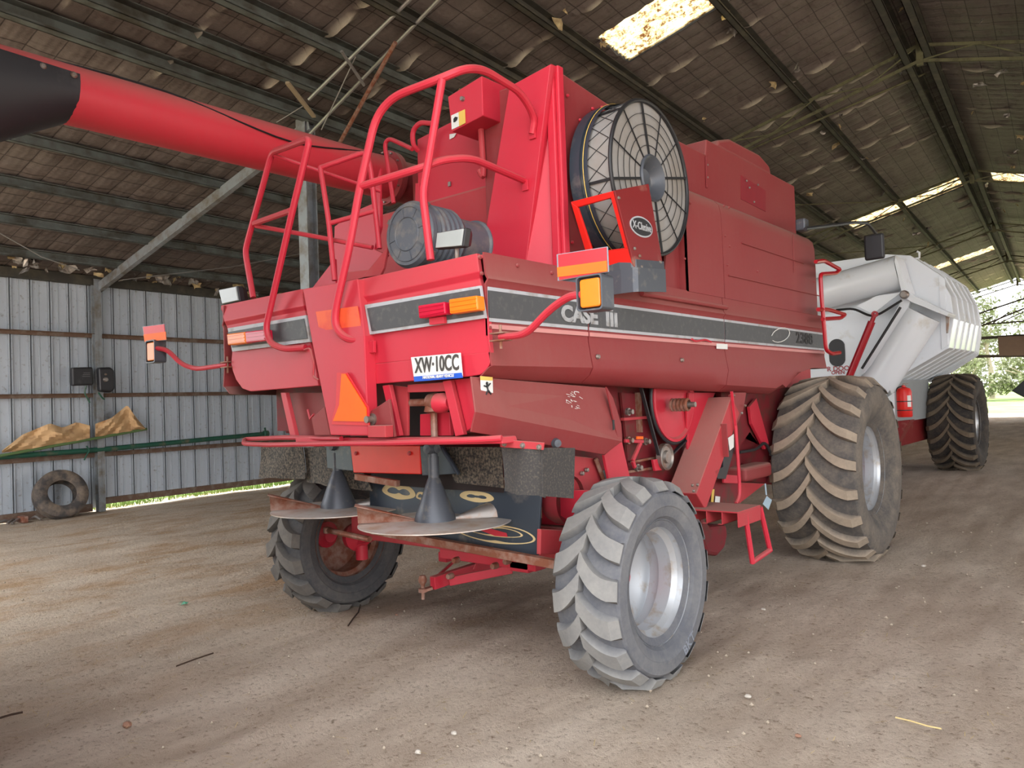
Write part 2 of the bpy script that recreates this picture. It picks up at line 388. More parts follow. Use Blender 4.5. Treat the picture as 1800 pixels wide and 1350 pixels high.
# girts along the left wall
for z, h in ((3.10, .07), (2.04, .07), (.985, .08)):
    mb = MB(); mb.box((EX+.01, YS, z-h/2), (EX+.07, 50, z+h/2)); mb.box((EX+.01, YS, z+h/2-.008), (EX+.13, 50, z+h/2)); struct(mb.build('wall_girt_beam', GIRT, shed=True))
mb = MB(); mb.box((EX+.0, 6.9, .10), (EX+.08, 50, .21)); struct(mb.build('wall_bottom_beam', GIRT, shed=True))
mb = MB(); mb.box((EX+.0, YS, .0), (EX+.08, 6.7, .13)); struct(mb.build('wall_bottom_beam', GIRT, shed=True))
mb = MB(); mb.box((EX-.02, YS, 4.0), (EX+.12, 50, 4.16)); struct(mb.build('wall_eave_beam', PURD, shed=True))
BAYS = [YS+.1, 6.83, 14.2, 23.4, 31.5, 39.8, 49.6]
for y in BAYS:
    mb = MB(); x0 = EX+.06
    mb.box((x0, y-.07, -.1), (x0+.02, y+.05, 4.1)); mb.box((x0, y-.01, -.1), (x0+.12, y+.0, 4.1)); mb.box((x0+.11, y-.07, -.1), (x0+.12, y+.05, 4.1))
    struct(mb.build('wall_post_column', POSTM, shed=True))
# interior posts
for y in (6.9,):
    mb = MB(); x = -8.23
    mb.box((x-.09, y-.09, 0), (x+.09, y-.075, 5.6)); mb.box((x-.09, y+.075, 0), (x+.09, y+.09, 5.6)); mb.box((x-.012, y-.08, 0), (x+.012, y+.08, 5.6))
    struct(mb.build('interior_post_column', POSTM, shed=True))
# rafter from the wall post up over the interior post
def slope_bar(mb, x0, x1, y, dz, wd, ht, m=0):
    mb.bar((x0, y, roofz(x0)+dz), (x1, y, roofz(x1)+dz), wd, ht, m=m)
mb = MB(); x0, x1 = EX+.1, -8.1
slope_bar(mb, x0, x1, 6.85, -.225, .012, .15); slope_bar(mb, x0, x1, 6.89, -.155, .08, .012); slope_bar(mb, x0, x1, 6.89, -.295, .08, .012)
struct(mb.build('roof_rafter_beam', POSTM, shed=True))
# dark rafters of the other bays
for y in BAYS[2:]:
    mb = MB()
    for dz, wd in ((-.16, .03), (-.42, .03)):
        slope_bar(mb, EX+.1, RX, y, dz, wd, .05); mb.bar((RX, y, RZ+dz), (10.6, y, roofz(10.6)+dz), wd, .05)
    for side, xa, xb in ((-1, EX+.1, RX), (1, RX, 10.6)):
        n = 15
        for i in range(n):
            a = xa+(xb-xa)*i/n; b = xa+(xb-xa)*(i+1)/n; k = i % 2
            mb.bar((a, y, roofz(a)-(.16 if k else .42)), (b, y, roofz(b)-(.42 if k else .16)), .02, .02)
    mb.box((RX-.05, y-.04, RZ-.5), (RX+.05, y+.04, RZ-.03))
    struct(mb.build('roof_truss_beam', TRUSS, shed=True))
# purlins
def purlin(x, w_, h, mat, dz=-.02, y0=YS, y1=50):
    mb = MB(); z = roofz(x)+dz
    mb.box((x-w_/2, y0, z-h), (x-w_/2+.012, y1, z)); mb.box((x-w_/2, y0, z-h), (x+w_/2, y1, z-h+.01)); mb.box((x-w_/2, y0, z-.01), (x+w_/2, y1, z))
    mb.box((x+w_/2-.01, y0, z-h), (x+w_/2, y1, z-h+.03))
    return struct(mb.build('roof_purlin_beam', mat, shed=True))
PX = [-13.2, -12.2, -11.2, -10.17, -9.15]
for x in PX: purlin(x, .08, .14, PURL)
for x in (-8.1, -7.55, -6.85): purlin(x, .12, .17, PURL)
for x in (-6.0, -5.06, -3.46): purlin(x, .10, .16, PURD)
for x in (.1, 1.7, 3.4, 5.0, 6.6, 8.2, 9.8): purlin(x, .09, .15, PURD)
for x in (RX-.22, RX+.10): purlin(x, .12, .24, PURD, -.03)
# ceiling lining: foil-faced blanket on wire netting
def blanket_mat():
    m, t, b = nodes('old_foil_insulation'); v = coord(t, rot=(0, 0, -DS)); sx = N(t, 'ShaderNodeSeparateXYZ'); t.links.new(v, sx.inputs[0])
    n = noise_(t, v, 1.3, 6, .65); n2 = noise_(t, coord(t, (1, .35, 1), (0, 0, -DS)), 9, 5, .7)
    c = mixc(t, n, lin(80, 71, 66), lin(128, 119, 113)); c = mixc(t, math_(t, 'MULTIPLY', ramp(t, n2, .54, .76), .7), c, lin(66, 53, 46))
    c = mixc(t, math_(t, 'MULTIPLY', ramp(t, noise_(t, v, .5, 3), .5, .7), .5), c, lin(106, 100, 94))
    def wires(o, per, wd):
        f = math_(t, 'FRACT', math_(t, 'DIVIDE', o, per)); return math_(t, 'LESS_THAN', f, wd)
    wv = math_(t, 'MAXIMUM', wires(sx.outputs[0], .30, .045), wires(sx.outputs[1], .30, .04))
    c = mixc(t, math_(t, 'MULTIPLY', wv, .7), c, lin(34, 28, 26))
    at = N(t, 'ShaderNodeAttribute', attribute_name='foil')
    c = mixc(t, at.outputs['Fac'], c, lin(206, 200, 180))
    t.links.new(c, b.inputs['Base Color']); b.inputs['Roughness'].default_value = .62; b.inputs['Specular IOR Level'].default_value = .25
    wave = N(t, 'ShaderNodeTexWave', wave_type='BANDS', bands_direction='Y'); wave.inputs['Scale'].default_value = 3.4; wave.inputs['Distortion'].default_value = 1.2; wave.inputs['Detail Scale'].default_value = 1.5
    t.links.new(v, wave.inputs['Vector'])
    bump(t, b, math_(t, 'ADD', math_(t, 'MULTIPLY', wave.outputs['Fac'], .16), math_(t, 'MULTIPLY', n2, 1.1)), .6, .03); return m
BLANKET = blanket_mat()
SKYL = [(-4.95, -1.95, 9.2, 10.2), (-4.95, -1.95, 24.2, 25.4), (-1.3, 1.6, 24.2, 25.4), (-4.95, -1.95, 37, 38.4)]
def ceiling(name, xa, xb, seed):
    xs = np.arange(xa, xb+.01, (xb-xa)/round((xb-xa)/.075)); ys = np.concatenate([np.arange(YS, 20, .05), np.arange(20, 50.01, .12)])
    X, Y = np.meshgrid(xs, ys); S_ = 1.22
    ph = (Y/S_+.06*sn(X, Y*.1, .25, seed)) % 1.0; ed = np.minimum(ph, 1-ph)*S_
    nz = np.clip(.55+1.3*sn(X, np.floor(Y/S_)*7.3, .45, seed+1, 3), 0, 1.4)
    sc = np.abs(np.sin(math.pi*X/.6+np.floor(Y/S_)))
    lip = np.exp(-(np.where(ph < .5, ph*S_, (1-ph)*S_*4)/.055)**2)*nz*sc
    lip *= (X > -8.6)*.8+.2
    d = .02+.075*lip+.022*np.abs(np.sin(math.pi*X/.3))*np.abs(np.sin(math.pi*Y/.3))+.012*sn(X, Y, 1.2, seed+3)
    Z = RZ-SL*np.abs(X-RX)-d+.03
    keep = np.ones((len(ys)-1, len(xs)-1), bool); cx = (X[:-1, :-1]+X[1:, 1:])/2; cy = (Y[:-1, :-1]+Y[1:, 1:])/2
    for a, b, c, e in SKYL: keep &= ~((cx > a) & (cx < b) & (cy > c) & (cy < e))
    o = grid_mesh(name, X, Y, Z, BLANKET, True, keep=keep); struct(o)
    at = o.data.attributes.new('foil', 'FLOAT', 'POINT'); at.data.foreach_set('value', np.clip((lip-.22)*1.7, 0, .95).reshape(-1)); return o  # foil lips at the seams, brightened as painted highlights
ceiling('ceiling', EX-.3, RX, 11); ceiling('ceiling', RX, 10.8, 31)
# outer roof sheets keep the sky out above the lining
for xa, xb in ((EX-.4, RX), (RX, 11)):
    mb = MB()
    segs = sorted([(c, e, max(a, xa), min(b, xb)) for a, b, c, e in SKYL if a < xb and b > xa]); y = YS-.05
    for c, e, a, b in segs:
        mb.prism([(xa, y, roofz(xa)+.09), (xb, y, roofz(xb)+.09), (xb, c, roofz(xb)+.09), (xa, c, roofz(xa)+.09)], (0, 0, .01))
        mb.prism([(xa, c, roofz(xa)+.09), (a, c, roofz(a)+.09), (a, e, roofz(a)+.09), (xa, e, roofz(xa)+.09)], (0, 0, .01))
        mb.prism([(b, c, roofz(b)+.09), (xb, c, roofz(xb)+.09), (xb, e, roofz(xb)+.09), (b, e, roofz(b)+.09)], (0, 0, .01)); y = e
    mb.prism([(xa, y, roofz(xa)+.09), (xb, y, roofz(xb)+.09), (xb, 50.1, roofz(xb)+.09), (xa, 50.1, roofz(xa)+.09)], (0, 0, .01))
    struct(mb.build('roof', TIN, shed=True))
def skylight_mat():
    m = bpy.data.materials.new('grimy_fibreglass_sheet'); m.use_nodes = True; t = m.node_tree; out = t.nodes['Material Output']; b = t.nodes['Principled BSDF']
    v = coord(t); n = noise_(t, v, 9, 6, .8); big = noise_(t, v, 2.2, 3)
    c = mixc(t, ramp(t, math_(t, 'ADD', math_(t, 'MULTIPLY', n, .75), math_(t, 'MULTIPLY', big, .25)), .42, .56), lin(225, 205, 150), lin(60, 34, 14))
    tr = N(t, 'ShaderNodeBsdfTranslucent'); t.links.new(c, tr.inputs[0]); b.inputs['Base Color'].default_value = lin(150, 130, 90)
    ms = N(t, 'ShaderNodeMixShader'); ms.inputs[0].default_value = .75; t.links.new(b.outputs[0], ms.inputs[1]); t.links.new(tr.outputs[0], ms.inputs[2]); t.links.new(ms.outputs[0], out.inputs[0]); return m
SKM = skylight_mat()
for a, b, c, e in SKYL:
    xs = np.linspace(a, b, 10); ys = np.arange(c, e+.001, .019); X, Y = np.meshgrid(xs, ys); Z = RZ-SL*np.abs(X-RX)+.04+.018*np.sin(Y*2*math.pi/.115)
    struct(grid_mesh('roof_window', X, Y, Z, SKM, True))

# ---------------------------------------------------------------- tyres and wheels
def tyre_mesh(c, R, W, rr, nl, lugw, lugh, sweep, mat, parent, name='tyre', rise=0, square=.47, flat=True, taper=.12, sgn=1):
    """axis along x; lugs are curved bars laid over the crown"""
    def surf(u):       # u in 0..1 from crown centre to shoulder -> (x, r)
        x = W*square*u; return x, R-lugh-.012-.045*R*u**2.6
    prof = []
    for k in range(-6, 7):
        x, r = surf(abs(k)/6); prof.append((r, math.copysign(x, k) if k else 0))
    side = [(R-.16*R, W*.505), (R-.27*R, W*.515), (rr+.35*(R-rr), W*.50), (rr+.14*(R-rr), W*.455), (rr+.02, W*.40), (rr-.01, W*.385), (rr-.03, W*.36)]
    prof = [(r, -x) for r, x in reversed(side)]+prof+side
    mb = MB(); mb.lathe(prof, (0, 0, 0), (1, 0, 0), 72)
    nb = len(mb.v); dust = [0.0]*nb
    for i, v in enumerate(mb.v):
        dust[i] = .28 if abs(v.x) > W*.49 else .12
    for side_ in (-1, 1):
        for i in range(nl):
            a0 = 2*math.pi*(i+(.5 if side_ > 0 else 0))/nl; K = 8; vs = []; dd = []
            for k in range(K+1):
                t_ = k/K; u = -.05+1.06*t_
                if k == K: x = W*.505; r = R-.12*R; top = r+.006
                else: x, r = surf(abs(max(u, 0))); x = W*square*u; top = r+lugh+.012; r -= .01
                a = a0+sgn*sweep*(t_**.85*1.0+.18*math.sin(t_*math.pi*1.0))
                wd = lugw*(1-taper*.5+taper*t_)/R
                for ww, rr_ in ((-.5*1.25, r), (-.5, top), (.5, top), (.5*1.25, r)):
                    aa = a+ww*wd; vs.append((side_*x, math.cos(aa)*rr_, math.sin(aa)*rr_)); dd.append(.15 if rr_ == r else 1.0)
            fs = [(4*k+j, 4*k+j+1, 4*k+j+5, 4*k+j+4) for k in range(K) for j in range(3)]+[(0, 1, 2, 3), (4*K+3, 4*K+2, 4*K+1, 4*K)]
            mb.add(vs, fs, 0, True); dust += dd
    c = V(c); out = []
    for v in mb.v:
        p = v+c
        if flat and p.z < .03:
            k = (.03-p.z); p.x += math.copysign(min(k*.45, .05)*min(1, abs(v.x)/(W*.3)), v.x); p.z = .004+max(0, .03-k)*.1
        out.append(p)
    mb.v = out
    o = mb.build(name, mat, parent, angle=28)
    at = o.data.attributes.new('dustiness', 'FLOAT', 'POINT'); at.data.foreach_set('value', dust); return o
def rim_mesh(c, rr, W, side, depth, mat, parent, hubmat=None, hubr=.1, name='rim'):
    """dished rim seen from its outer side (side=+1 faces +x)"""
    h = W*.385; prof = [(rr+.012, h+.012), (rr+.012, h-.004), (rr-.02, h-.015), (rr-.03, h-.05), (rr-.06, h-.075), (rr-.065, h-.16), (rr-.03, h-.17), (rr-.035, -h+.05), (rr+.01, -h)]
    mb = MB(); mb.lathe([(r, x*side) for r, x in prof], c, (1, 0, 0), 56)
    dz = h-depth
    mb.lathe([(rr-.03, (dz+.02)*side), (rr*.72, (dz)*side), (rr*.55, (dz-.03)*side), (hubr*.9, (dz-.05)*side), (.001, (dz-.05)*side)], c, (1, 0, 0), 56)
    o = mb.build(name, mat, parent, angle=30)
    return o, dz

# ================================================================ THE HARVESTER
XC = -3.88
H_ = thing('combine_harvester', 'dusty red combine harvester with a black side stripe, parked in the middle of the shed', 'combine harvester', (XC, 6, 0))
def part(mb, name, mat, bevel=0, parent=None, **k): return mb.build(name, mat, parent or H_, bevel, **k)
YR = 2.93
def rearpoly(pts, y=YR, th=.03, name='rear_panel', mat=RED, bevel=.006, parent=None):
    mb = MB(); mb.prism(PL(pts, 'y', y), (0, th, 0)); return part(mb, name, mat, bevel, parent)
# --- rear shields
def lerp_row(a, b, y, n=2): return [P(a[0]+(b[0]-a[0])*i/(n-1), a[1]+(b[1]-a[1])*i/(n-1), 'y', y) for i in range(n)]
mb = MB(); mb.sheet([lerp_row((628, 492), (838, 445), 2.95), lerp_row((633, 523), (842, 477), 2.92), lerp_row((636, 533), (843, 490), 2.94), lerp_row((638, 540), (846, 503), 2.93), lerp_row((646, 590), (857, 560), 2.93), lerp_row((652, 640), (862, 620), 2.93)], (0, .03, 0))
mb.prism(PL([(652, 640), (862, 618), (861, 638), (854, 652), (843, 659), (820, 662), (657, 675)], 'y', 2.93), (0, .03, 0))
RP = part(mb, 'rear_panel', RED, .004)
mb = MB(); mb.sheet([lerp_row((388, 537), (530, 508), 2.95), lerp_row((394, 565), (534, 537), 2.92), lerp_row((398, 573), (536, 546), 2.94), lerp_row((400, 580), (538, 553), 2.93), lerp_row((408, 618), (545, 600), 2.93), lerp_row((406, 640), (552, 630), 2.93)], (0, .03, 0))
mb.prism(PL([(406, 638), (552, 628), (560, 678), (440, 688), (426, 683), (415, 668), (409, 652)], 'y', 2.93), (0, .03, 0))
LP = part(mb, 'rear_panel', RED, .004)
# spine between the panels
mb = MB()
mb.sheet([[P(532, 508, 'y', 2.90), P(628, 490, 'y', 2.90)], [P(548, 600, 'y', 2.86), P(640, 590, 'y', 2.86)], [P(581, 765, 'y', 2.84), P(647, 766, 'y', 2.84)]], (0, .08, 0))
SP = part(mb, 'centre_spine', RED, .006)
rearpoly([(555, 548), (628, 538), (636, 582), (600, 590), (560, 575)], 2.855+.012, .004, 'orange_patch', ORANGE, 0, SP)
# side gussets at the foot of the spine, with a pivot bolt
mb = MB(); mb.prism(PL([(645, 727), (683, 702), (693, 768), (646, 768)], 'y', 2.87), (0, .02, 0)); g = part(mb, 'gusset', REDS, .003)
mb = MB(); mb.prism(PL([(547, 735), (570, 715), (580, 765), (553, 765)], 'y', 2.87), (0, .02, 0)); g2 = part(mb, 'gusset', REDS, .003)
mb = MB(); mb.box(P(646, 748, 'y', 2.80), P(692, 768, 'y', 2.86)); part(mb, 'lower_bracket', REDD, .004)
mb = MB(); q = P(653, 737, 'y', 2.86); mb.lathe([(.001, -.04), (.02, -.04), (.02, 0), (.035, 0), (.035, .02)], q, (0, 1, 0), 14); part(mb, 'pivot_bolt', STEEL)
# orange triangle
rearpoly([(592, 655), (610, 655), (648, 716), (649, 748), (583, 746), (584, 735), (590, 712)], 2.835, .006, 'triangle_border', TRIR, 0)
rearpoly([(600, 657), (606, 657), (643, 717), (644, 741), (585, 740), (596, 712)], 2.828, .006, 'warning_triangle', TRI, 0)
# number plate
PN = rearpoly([(722, 628), (809, 620), (813, 662), (728, 669)], 2.90, .006, 'number_plate', PLATE, .002)
rearpoly([(727, 662), (811, 655), (813, 664), (728, 671)], 2.896, .004, 'plate_blue_band', BLUE, 0, PN)
c = P(767, 641, 'y', 2.895); dx = P(809, 637, 'y', 2.895)-P(727, 644, 'y', 2.895); dz = V((0, 0, 1))
text('plate_lettering', 'XW·10CC', c, dx, dz, .115, PLATET, PN, bold=.002, sx=.66)
c = P(770, 662, 'y', 2.893); text('plate_small_lettering', 'NATIONAL HEAVY VEHICLE', c, dx, dz, .021, PLATE, PN, bold=.0005, sx=.9)
# black strips with grey surround, and lamps
def strip(o, i_, par):
    rearpoly(o, 2.925-.02, .016, 'strip_surround', GREYL, 0, par); rearpoly(i_, 2.90, .006, 'strip', STRIPE, 0, par)
strip([(641, 536), (844, 502), (853, 559), (650, 588)], [(645, 542), (842, 507), (849, 553), (653, 582)], RP)
strip([(400, 577), (538, 554), (545, 601), (408, 618)], [(400, 584), (534, 560), (540, 595), (408, 611)], LP)
def lamp(pts, mat, name, par):
    mb = MB(); mb.prism(PL(pts, 'y', 2.84), (0, .06, 0)); o = part(mb, name, mat, .008, par)
    cx = sum(p[0] for p in pts)/4; cy = sum(p[1] for p in pts)/4
    mb = MB()
    for k in (-.3, 0, .3):
        a = V(pts[0]+(0,)).lerp(V(pts[3]+(0,)), .5+k); b = V(pts[1]+(0,)).lerp(V(pts[2]+(0,)), .5+k)
        mb.bar(P(a.x+2, a.y, 'y', 2.838), P(b.x-2, b.y, 'y', 2.838), .004, .005)
    part(mb, 'lens_rib', mat, 0, o); return o
lamp([(734, 537), (781, 530), (783, 552), (736, 560)], REDL, 'tail_light', RP); lamp([(788, 526), (838, 519), (840, 545), (790, 552)], AMBER, 'indicator_light', RP)
lamp([(398, 587), (430, 583), (432, 603), (400, 607)], AMBER, 'indicator_light', LP); lamp([(430, 583), (465, 579), (467, 599), (432, 603)], REDL, 'tail_light', LP)
rearpoly([(754, 560), (780, 556), (781, 568), (755, 571)], 2.88, .02, 'lamp_bracket', RED, 0, RP)
# deck between rear shields and tower
XS = -2.62
mb = MB(); mb.prism([(P(388, 537, 'y', 2.95).x, 2.95, 2.40), (XS, 2.95, 2.40), (XS, 8.0, 2.40), (-5.15, 8.0, 2.40)], (0, 0, .02)); part(mb, 'deck', REDD, .004)
# --- right side shield: three panels curving under at the bottom, fold above the stripe
def shield_profile(zb): return [(-2.605, 2.425), (-2.595, 2.31), (-2.58, 2.285), (-2.60, 2.26), (-2.60, 2.0), (-2.585, 1.9), (-2.575, 1.84), (-2.60, zb+.045), (-2.66, zb), (-2.70, zb-.005)]
def zbot(y):
    if y < 6.3: return 1.785-(y-2.93)*.037
    return 1.66
def shield(y0, y1, n, arch=False, sgn=1):
    mb = MB(); rows = []
    for i in range(n+1):
        y = y0+(y1-y0)*i/n; zb = zbot(y); r = []
        if arch: zb = float(np.interp(y, [5.7, 6.8, 7.05, 7.24, 7.45, 7.7, 8.2], [zbot(5.7), 1.645, 1.70, 1.78, 1.85, 1.88, 1.88]))
        pr_ = shield_profile(zb) if not arch or zb < 1.69 else [(a, max(b, zb)) for a, b in shield_profile(1.645)]
        rows.append([(a, y, b) for a, b in pr_])
    if sgn < 0: rows = [[(2*XC-a, y, b) for a, y, b in r] for r in rows]
    mb.sheet(rows, (-.012*sgn, 0, 0), smooth=True)
    return part(mb, 'side_shield', REDS, angle=40)
S1 = shield(2.93, 3.835, 6); S2 = shield(3.845, 5.745, 8); S3 = shield(5.755, 8.15, 30, True)
shield(2.93, 8.15, 8, sgn=-1)
# stripe film with grey borders and lettering
def sidepoly(pts, x, th, name, mat, bevel=0, parent=None, m=0):
    mb = MB(); mb.prism([(x, y, z) for y, z in pts], (-th, 0, 0), m); return part(mb, name, mat, bevel, parent)
def sidepx(pts, x, th, name, mat, bevel=0, parent=None):
    mb = MB(); mb.prism(PL(pts, 'x', x), (-th, 0, 0)); return part(mb, name, mat, bevel, parent)
for (y0, y1), par in (((2.94, 3.83), S1), ((3.85, 5.74), S2), ((5.76, 8.14), S3)):
    sidepoly([(y0, 2.067), (y1, 2.067), (y1, 2.246), (y0, 2.246)], -2.5935, .006, 'stripe_border', GREYL, 0, par)
    sidepoly([(y0, 2.086), (y1, 2.086), (y1, 2.227), (y0, 2.227)], -2.5915, .006, 'stripe', STRIPE, 0, par)
    sidepoly([(y0, 2.030), (y1, 2.030), (y1, 2.054), (y0, 2.054)], -2.5915, .006, 'pale_pinstripe', lab and simple('pale_pink_pinstripe', lin(206, 140, 136), .6), 0, par)
text('side_lettering', 'CASE', V((-2.588, 3.745, 2.147)), (0, 1, 0), (0, 0, 1), .125, GREYT, S2, bold=.006, sx=1.28)
mb = MB()
for k in range(3): mb.box((-2.591, 4.03+k*.047, 2.10), (-2.587, 4.062+k*.047, 2.19)); mb.box((-2.591, 4.03+k*.047, 2.197), (-2.587, 4.062+k*.047, 2.205)) if k == 1 else None
part(mb, 'side_lettering', GREYT, 0, S2)
text('model_number_lettering', '2388', V((-2.588, 7.55, 2.162)), (0, 1, 0), (0, 0, 1), .145, DGREYT, S3, bold=.003, sx=1.6)
mb = MB(); loop = [P(1358+16*math.cos(a)+14, 589-12*math.sin(a)+(-.25)*16*math.cos(a), 'x', -2.585) for a in np.linspace(-2.6, 2.9, 16)]; mb.tube(loop, .004, 6); part(mb, 'wire_loop', WHITEP)
mb = MB(); mb.tube(corner(PL([(1216, 596), (1222, 600), (1240, 597), (1250, 601)], 'x', -2.57), .02), .008, 6); part(mb, 'latch_handle', RED)
sidepx([(1260, 604), (1279, 605), (1279, 614), (1260, 613)], -2.585, .003, 'white_sticker', WHITEP)
for q in ((1198, 633), (1050, 627)):
    mb = MB(); mb.lathe([(.001, .018), (.012, .016), (.016, 0)], P(*q, 'x', -2.58), (1, 0, 0), 10); part(mb, 'bolt', STEEL)
for q in ((842, 453), (846, 481), (909, 467), (969, 480), (860, 576), (863, 600)):
    mb = MB(); mb.lathe([(.001, .012), (.009, .010), (.011, 0)], P(*q, 'x', -2.60), (1, 0, 0), 10); part(mb, 'bolt', REDS)
# long bead under the engine panels
mb = MB(); mb.tube(PL([(1128, 516), (1160, 521), (1277, 541)], 'x', -2.58), .018, 8); part(mb, 'bead_rail', REDS)

# --- engine side panels (upper)
def eng_profile(): return [(-2.60, 2.42), (-2.60, 2.9), (-2.605, 3.10), (-2.62, 3.17), (-2.66, 3.215), (-2.72, 3.235), (-2.95, 3.25)]
def eng(y0, y1, n=4, front=False):
    rows = [[(a, y, b) for a, b in eng_profile()] for y in np.linspace(y0, y1, n)]
    if front:
        rows += [[(a-.03*k, y1+.05*k, b-.045*k**2 if b > 3.0 else b) for a, b in eng_profile()] for k in (1, 2)]
    mb = MB(); mb.sheet(rows, (-.012, 0, -.004), smooth=True); return part(mb, 'engine_panel', REDS, angle=50)
E1 = eng(5.16, 5.79); E2 = eng(5.80, 8.0, front=True)
mb = MB(); mb.prism([(-2.60, 5.16, 2.42), (-2.60, 5.16, 3.12), (-2.66, 5.16, 3.22), (-2.95, 5.16, 3.25), (-2.95, 5.16, 2.42)], (0, .02, 0)); part(mb, 'engine_panel_end', REDS)
sidepx([(1165, 525), (1172, 440), (1201, 350), (1195, 510), (1190, 530)], -2.66, .02, 'shroud_panel', REDS, .003)
# raised seam lines on the panels
def sideline(a, b, x=-2.594, r=.006, par=None, mat=REDS):
    mb = MB(); mb.tube([P(*a, 'x', x), P(*b, 'x', x)], r, 6); return part(mb, 'panel_seam', mat, 0, par)
sideline((1304, 427), (1413, 463), par=E2); sideline((1281, 484), (1440, 520), par=E2); sideline((1394, 412), (1396, 480), par=E2, r=.003)
for q in ((1272, 362), (1274, 415), (1278, 466), (1282, 433), (1281, 365), (1213, 357), (1203, 455), (1331, 477), (1430, 495)):
    mb = MB(); mb.lathe([(.001, .012), (.008, .010), (.010, 0)], P(*q, 'x', -2.60), (1, 0, 0), 8); part(mb, 'bolt', REDS)
mb = MB(); mb.box((-5.15, 4.2, 2.42), (-2.95, 8.1, 3.25)); part(mb, 'engine_bay_body', REDD, .02)
# --- grain tank
mb = MB(); mb.prism([(-2.90, y, z) for y, z in ((4.6, 3.22), (8.36, 3.22), (8.36, 3.88), (6.23, 3.88), (6.20, 3.74), (4.6, 3.74))], (-2.0, 0, 0)); TK = part(mb, 'grain_tank', REDS, .012)
sidepx([(1303, 308), (1346, 335), (1346, 372), (1303, 350)], -2.895, .006, 'inspection_panel', simple('deeper_red_panel', lin(138, 26, 40), .6), 0, TK)
mb = MB(); mb.prism([V((-2.93, y, z)) for y, z in ((6.5, 3.88), (6.55, 3.96), (6.8, 4.03), (7.5, 4.04), (7.75, 3.98), (7.8, 3.88))], (-1.6, 0, 0)); part(mb, 'tank_extension_lid', REDS, .03, segs=3)
mb = MB(); mb.bar(P(1242, 275, 'x', -2.89), P(1243, 330, 'x', -2.89), .02, .012, (1, 0, 0)); part(mb, 'panel_seam', REDS, 0, TK)
for q in ((1243, 290), (1243, 312), (1312, 318), (1317, 330), (1332, 325), (1325, 355)):
    mb = MB(); mb.lathe([(.001, .014), (.009, .010), (.011, 0)], P(*q, 'x', -2.89), (1, 0, 0), 8); part(mb, 'bolt', STEEL)

# --- the tall tower behind the rotary screen
mb = MB()
tl = P(895, 152, 'y', 3.9); tr_ = P(968, 112, 'y', 3.9); bl = P(845, 455, 'y', 3.9); br = P(925, 460, 'y', 3.9)
mb.prism([tl, tr_, br, bl], (0, .04, 0)); T1 = part(mb, 'tower_rear_face', RED, .006)
mb = MB(); a = V((-2.86, 4.02, 3.80)); b = V((-2.86, 4.02, 2.42))
mb.add([tr_, a, b, V((br.x, br.y, 2.42)), br], [(0, 1, 2, 3, 4)]); mb.add([v+V((-.03, .03, 0)) for v in (tr_, a, b, V((br.x, br.y, 2.42)), br)], [(4, 3, 2, 1, 0)])
part(mb, 'tower_corner_facet', RED, 0)
mb = MB(); mb.box((-2.87, 3.97, 2.42), (-2.84, 4.03, 3.80)); mb.box((-2.93, 3.95, 2.42), (-2.87, 4.0, 3.80)); part(mb, 'corner_channel', RED, .008)
mb = MB(); mb.prism([(-2.9, 4.03, 2.42), (-2.9, 5.2, 2.42), (-2.9, 5.2, 3.66), (-2.9, 4.75, 3.74), (-2.9, 4.03, 3.81)], (-.65, 0, 0)); part(mb, 'tower_body', REDS, .01)
for q in ((1041, 191), (1057, 189), (1019, 211), (1003, 285), (1005, 426), (997, 168)):
    mb = MB(); mb.lathe([(.001, .014), (.009, .012), (.012, 0)], P(*q, 'x', -2.89), (1, 0, 0), 8); part(mb, 'bolt', RED)
# --- rotary air screen
FC = V((-2.55, 4.60, 3.13)); FR = .515
SCR = empty('rotary_screen', FC, H_)
mb = MB(); mb.lathe([(FR+.02, -.30), (FR+.025, -.22), (FR+.005, -.22), (FR+.005, -.20), (FR+.018, -.20), (FR+.018, -.16)], FC, (1, 0, 0), 64); part(mb, 'seal_ring', BLUEG, 0, SCR)
mb = MB(); mb.lathe([(FR+.026, -.192), (FR+.028, -.189), (FR+.026, -.186)], FC, (1, 0, 0), 64); part(mb, 'brass_band', YEL, 0, SCR)
mb = MB(); mb.lathe([(FR-.005, -.3), (FR-.002, -.012), (.17, .0), (.15, .0)], FC, (1, 0, 0), 64); part(mb, 'screen_drum', SCREEN, 0, SCR, angle=30)
mb = MB()
mb.tube([FC+V((.0, math.cos(a)*FR, math.sin(a)*FR)) for a in np.linspace(0, 2*math.pi, 64, endpoint=False)], .014, 8, closed=True)
for k in range(12):
    a = 2*math.pi*k/12+.2; d = V((0, math.cos(a), math.sin(a))); big = k % 3 == 0
    mb.bar(FC+d*.16+V((.006, 0, 0)), FC+d*FR+V((.004, 0, 0)), .016 if big else .0045, .008, (1, 0, 0))
    if k % 2 == 0: mb.bar(FC+d*(FR+.003)+V((-.01, 0, 0)), FC+d*(FR+.003)+V((-.2, 0, 0)), .018, .008, d)
for r in (.22, .29, .36, .43): mb.tube([FC+V((.003, math.cos(a)*r, math.sin(a)*r)) for a in np.linspace(0, 2*math.pi, 60, endpoint=False)], .0025, 4, closed=True)
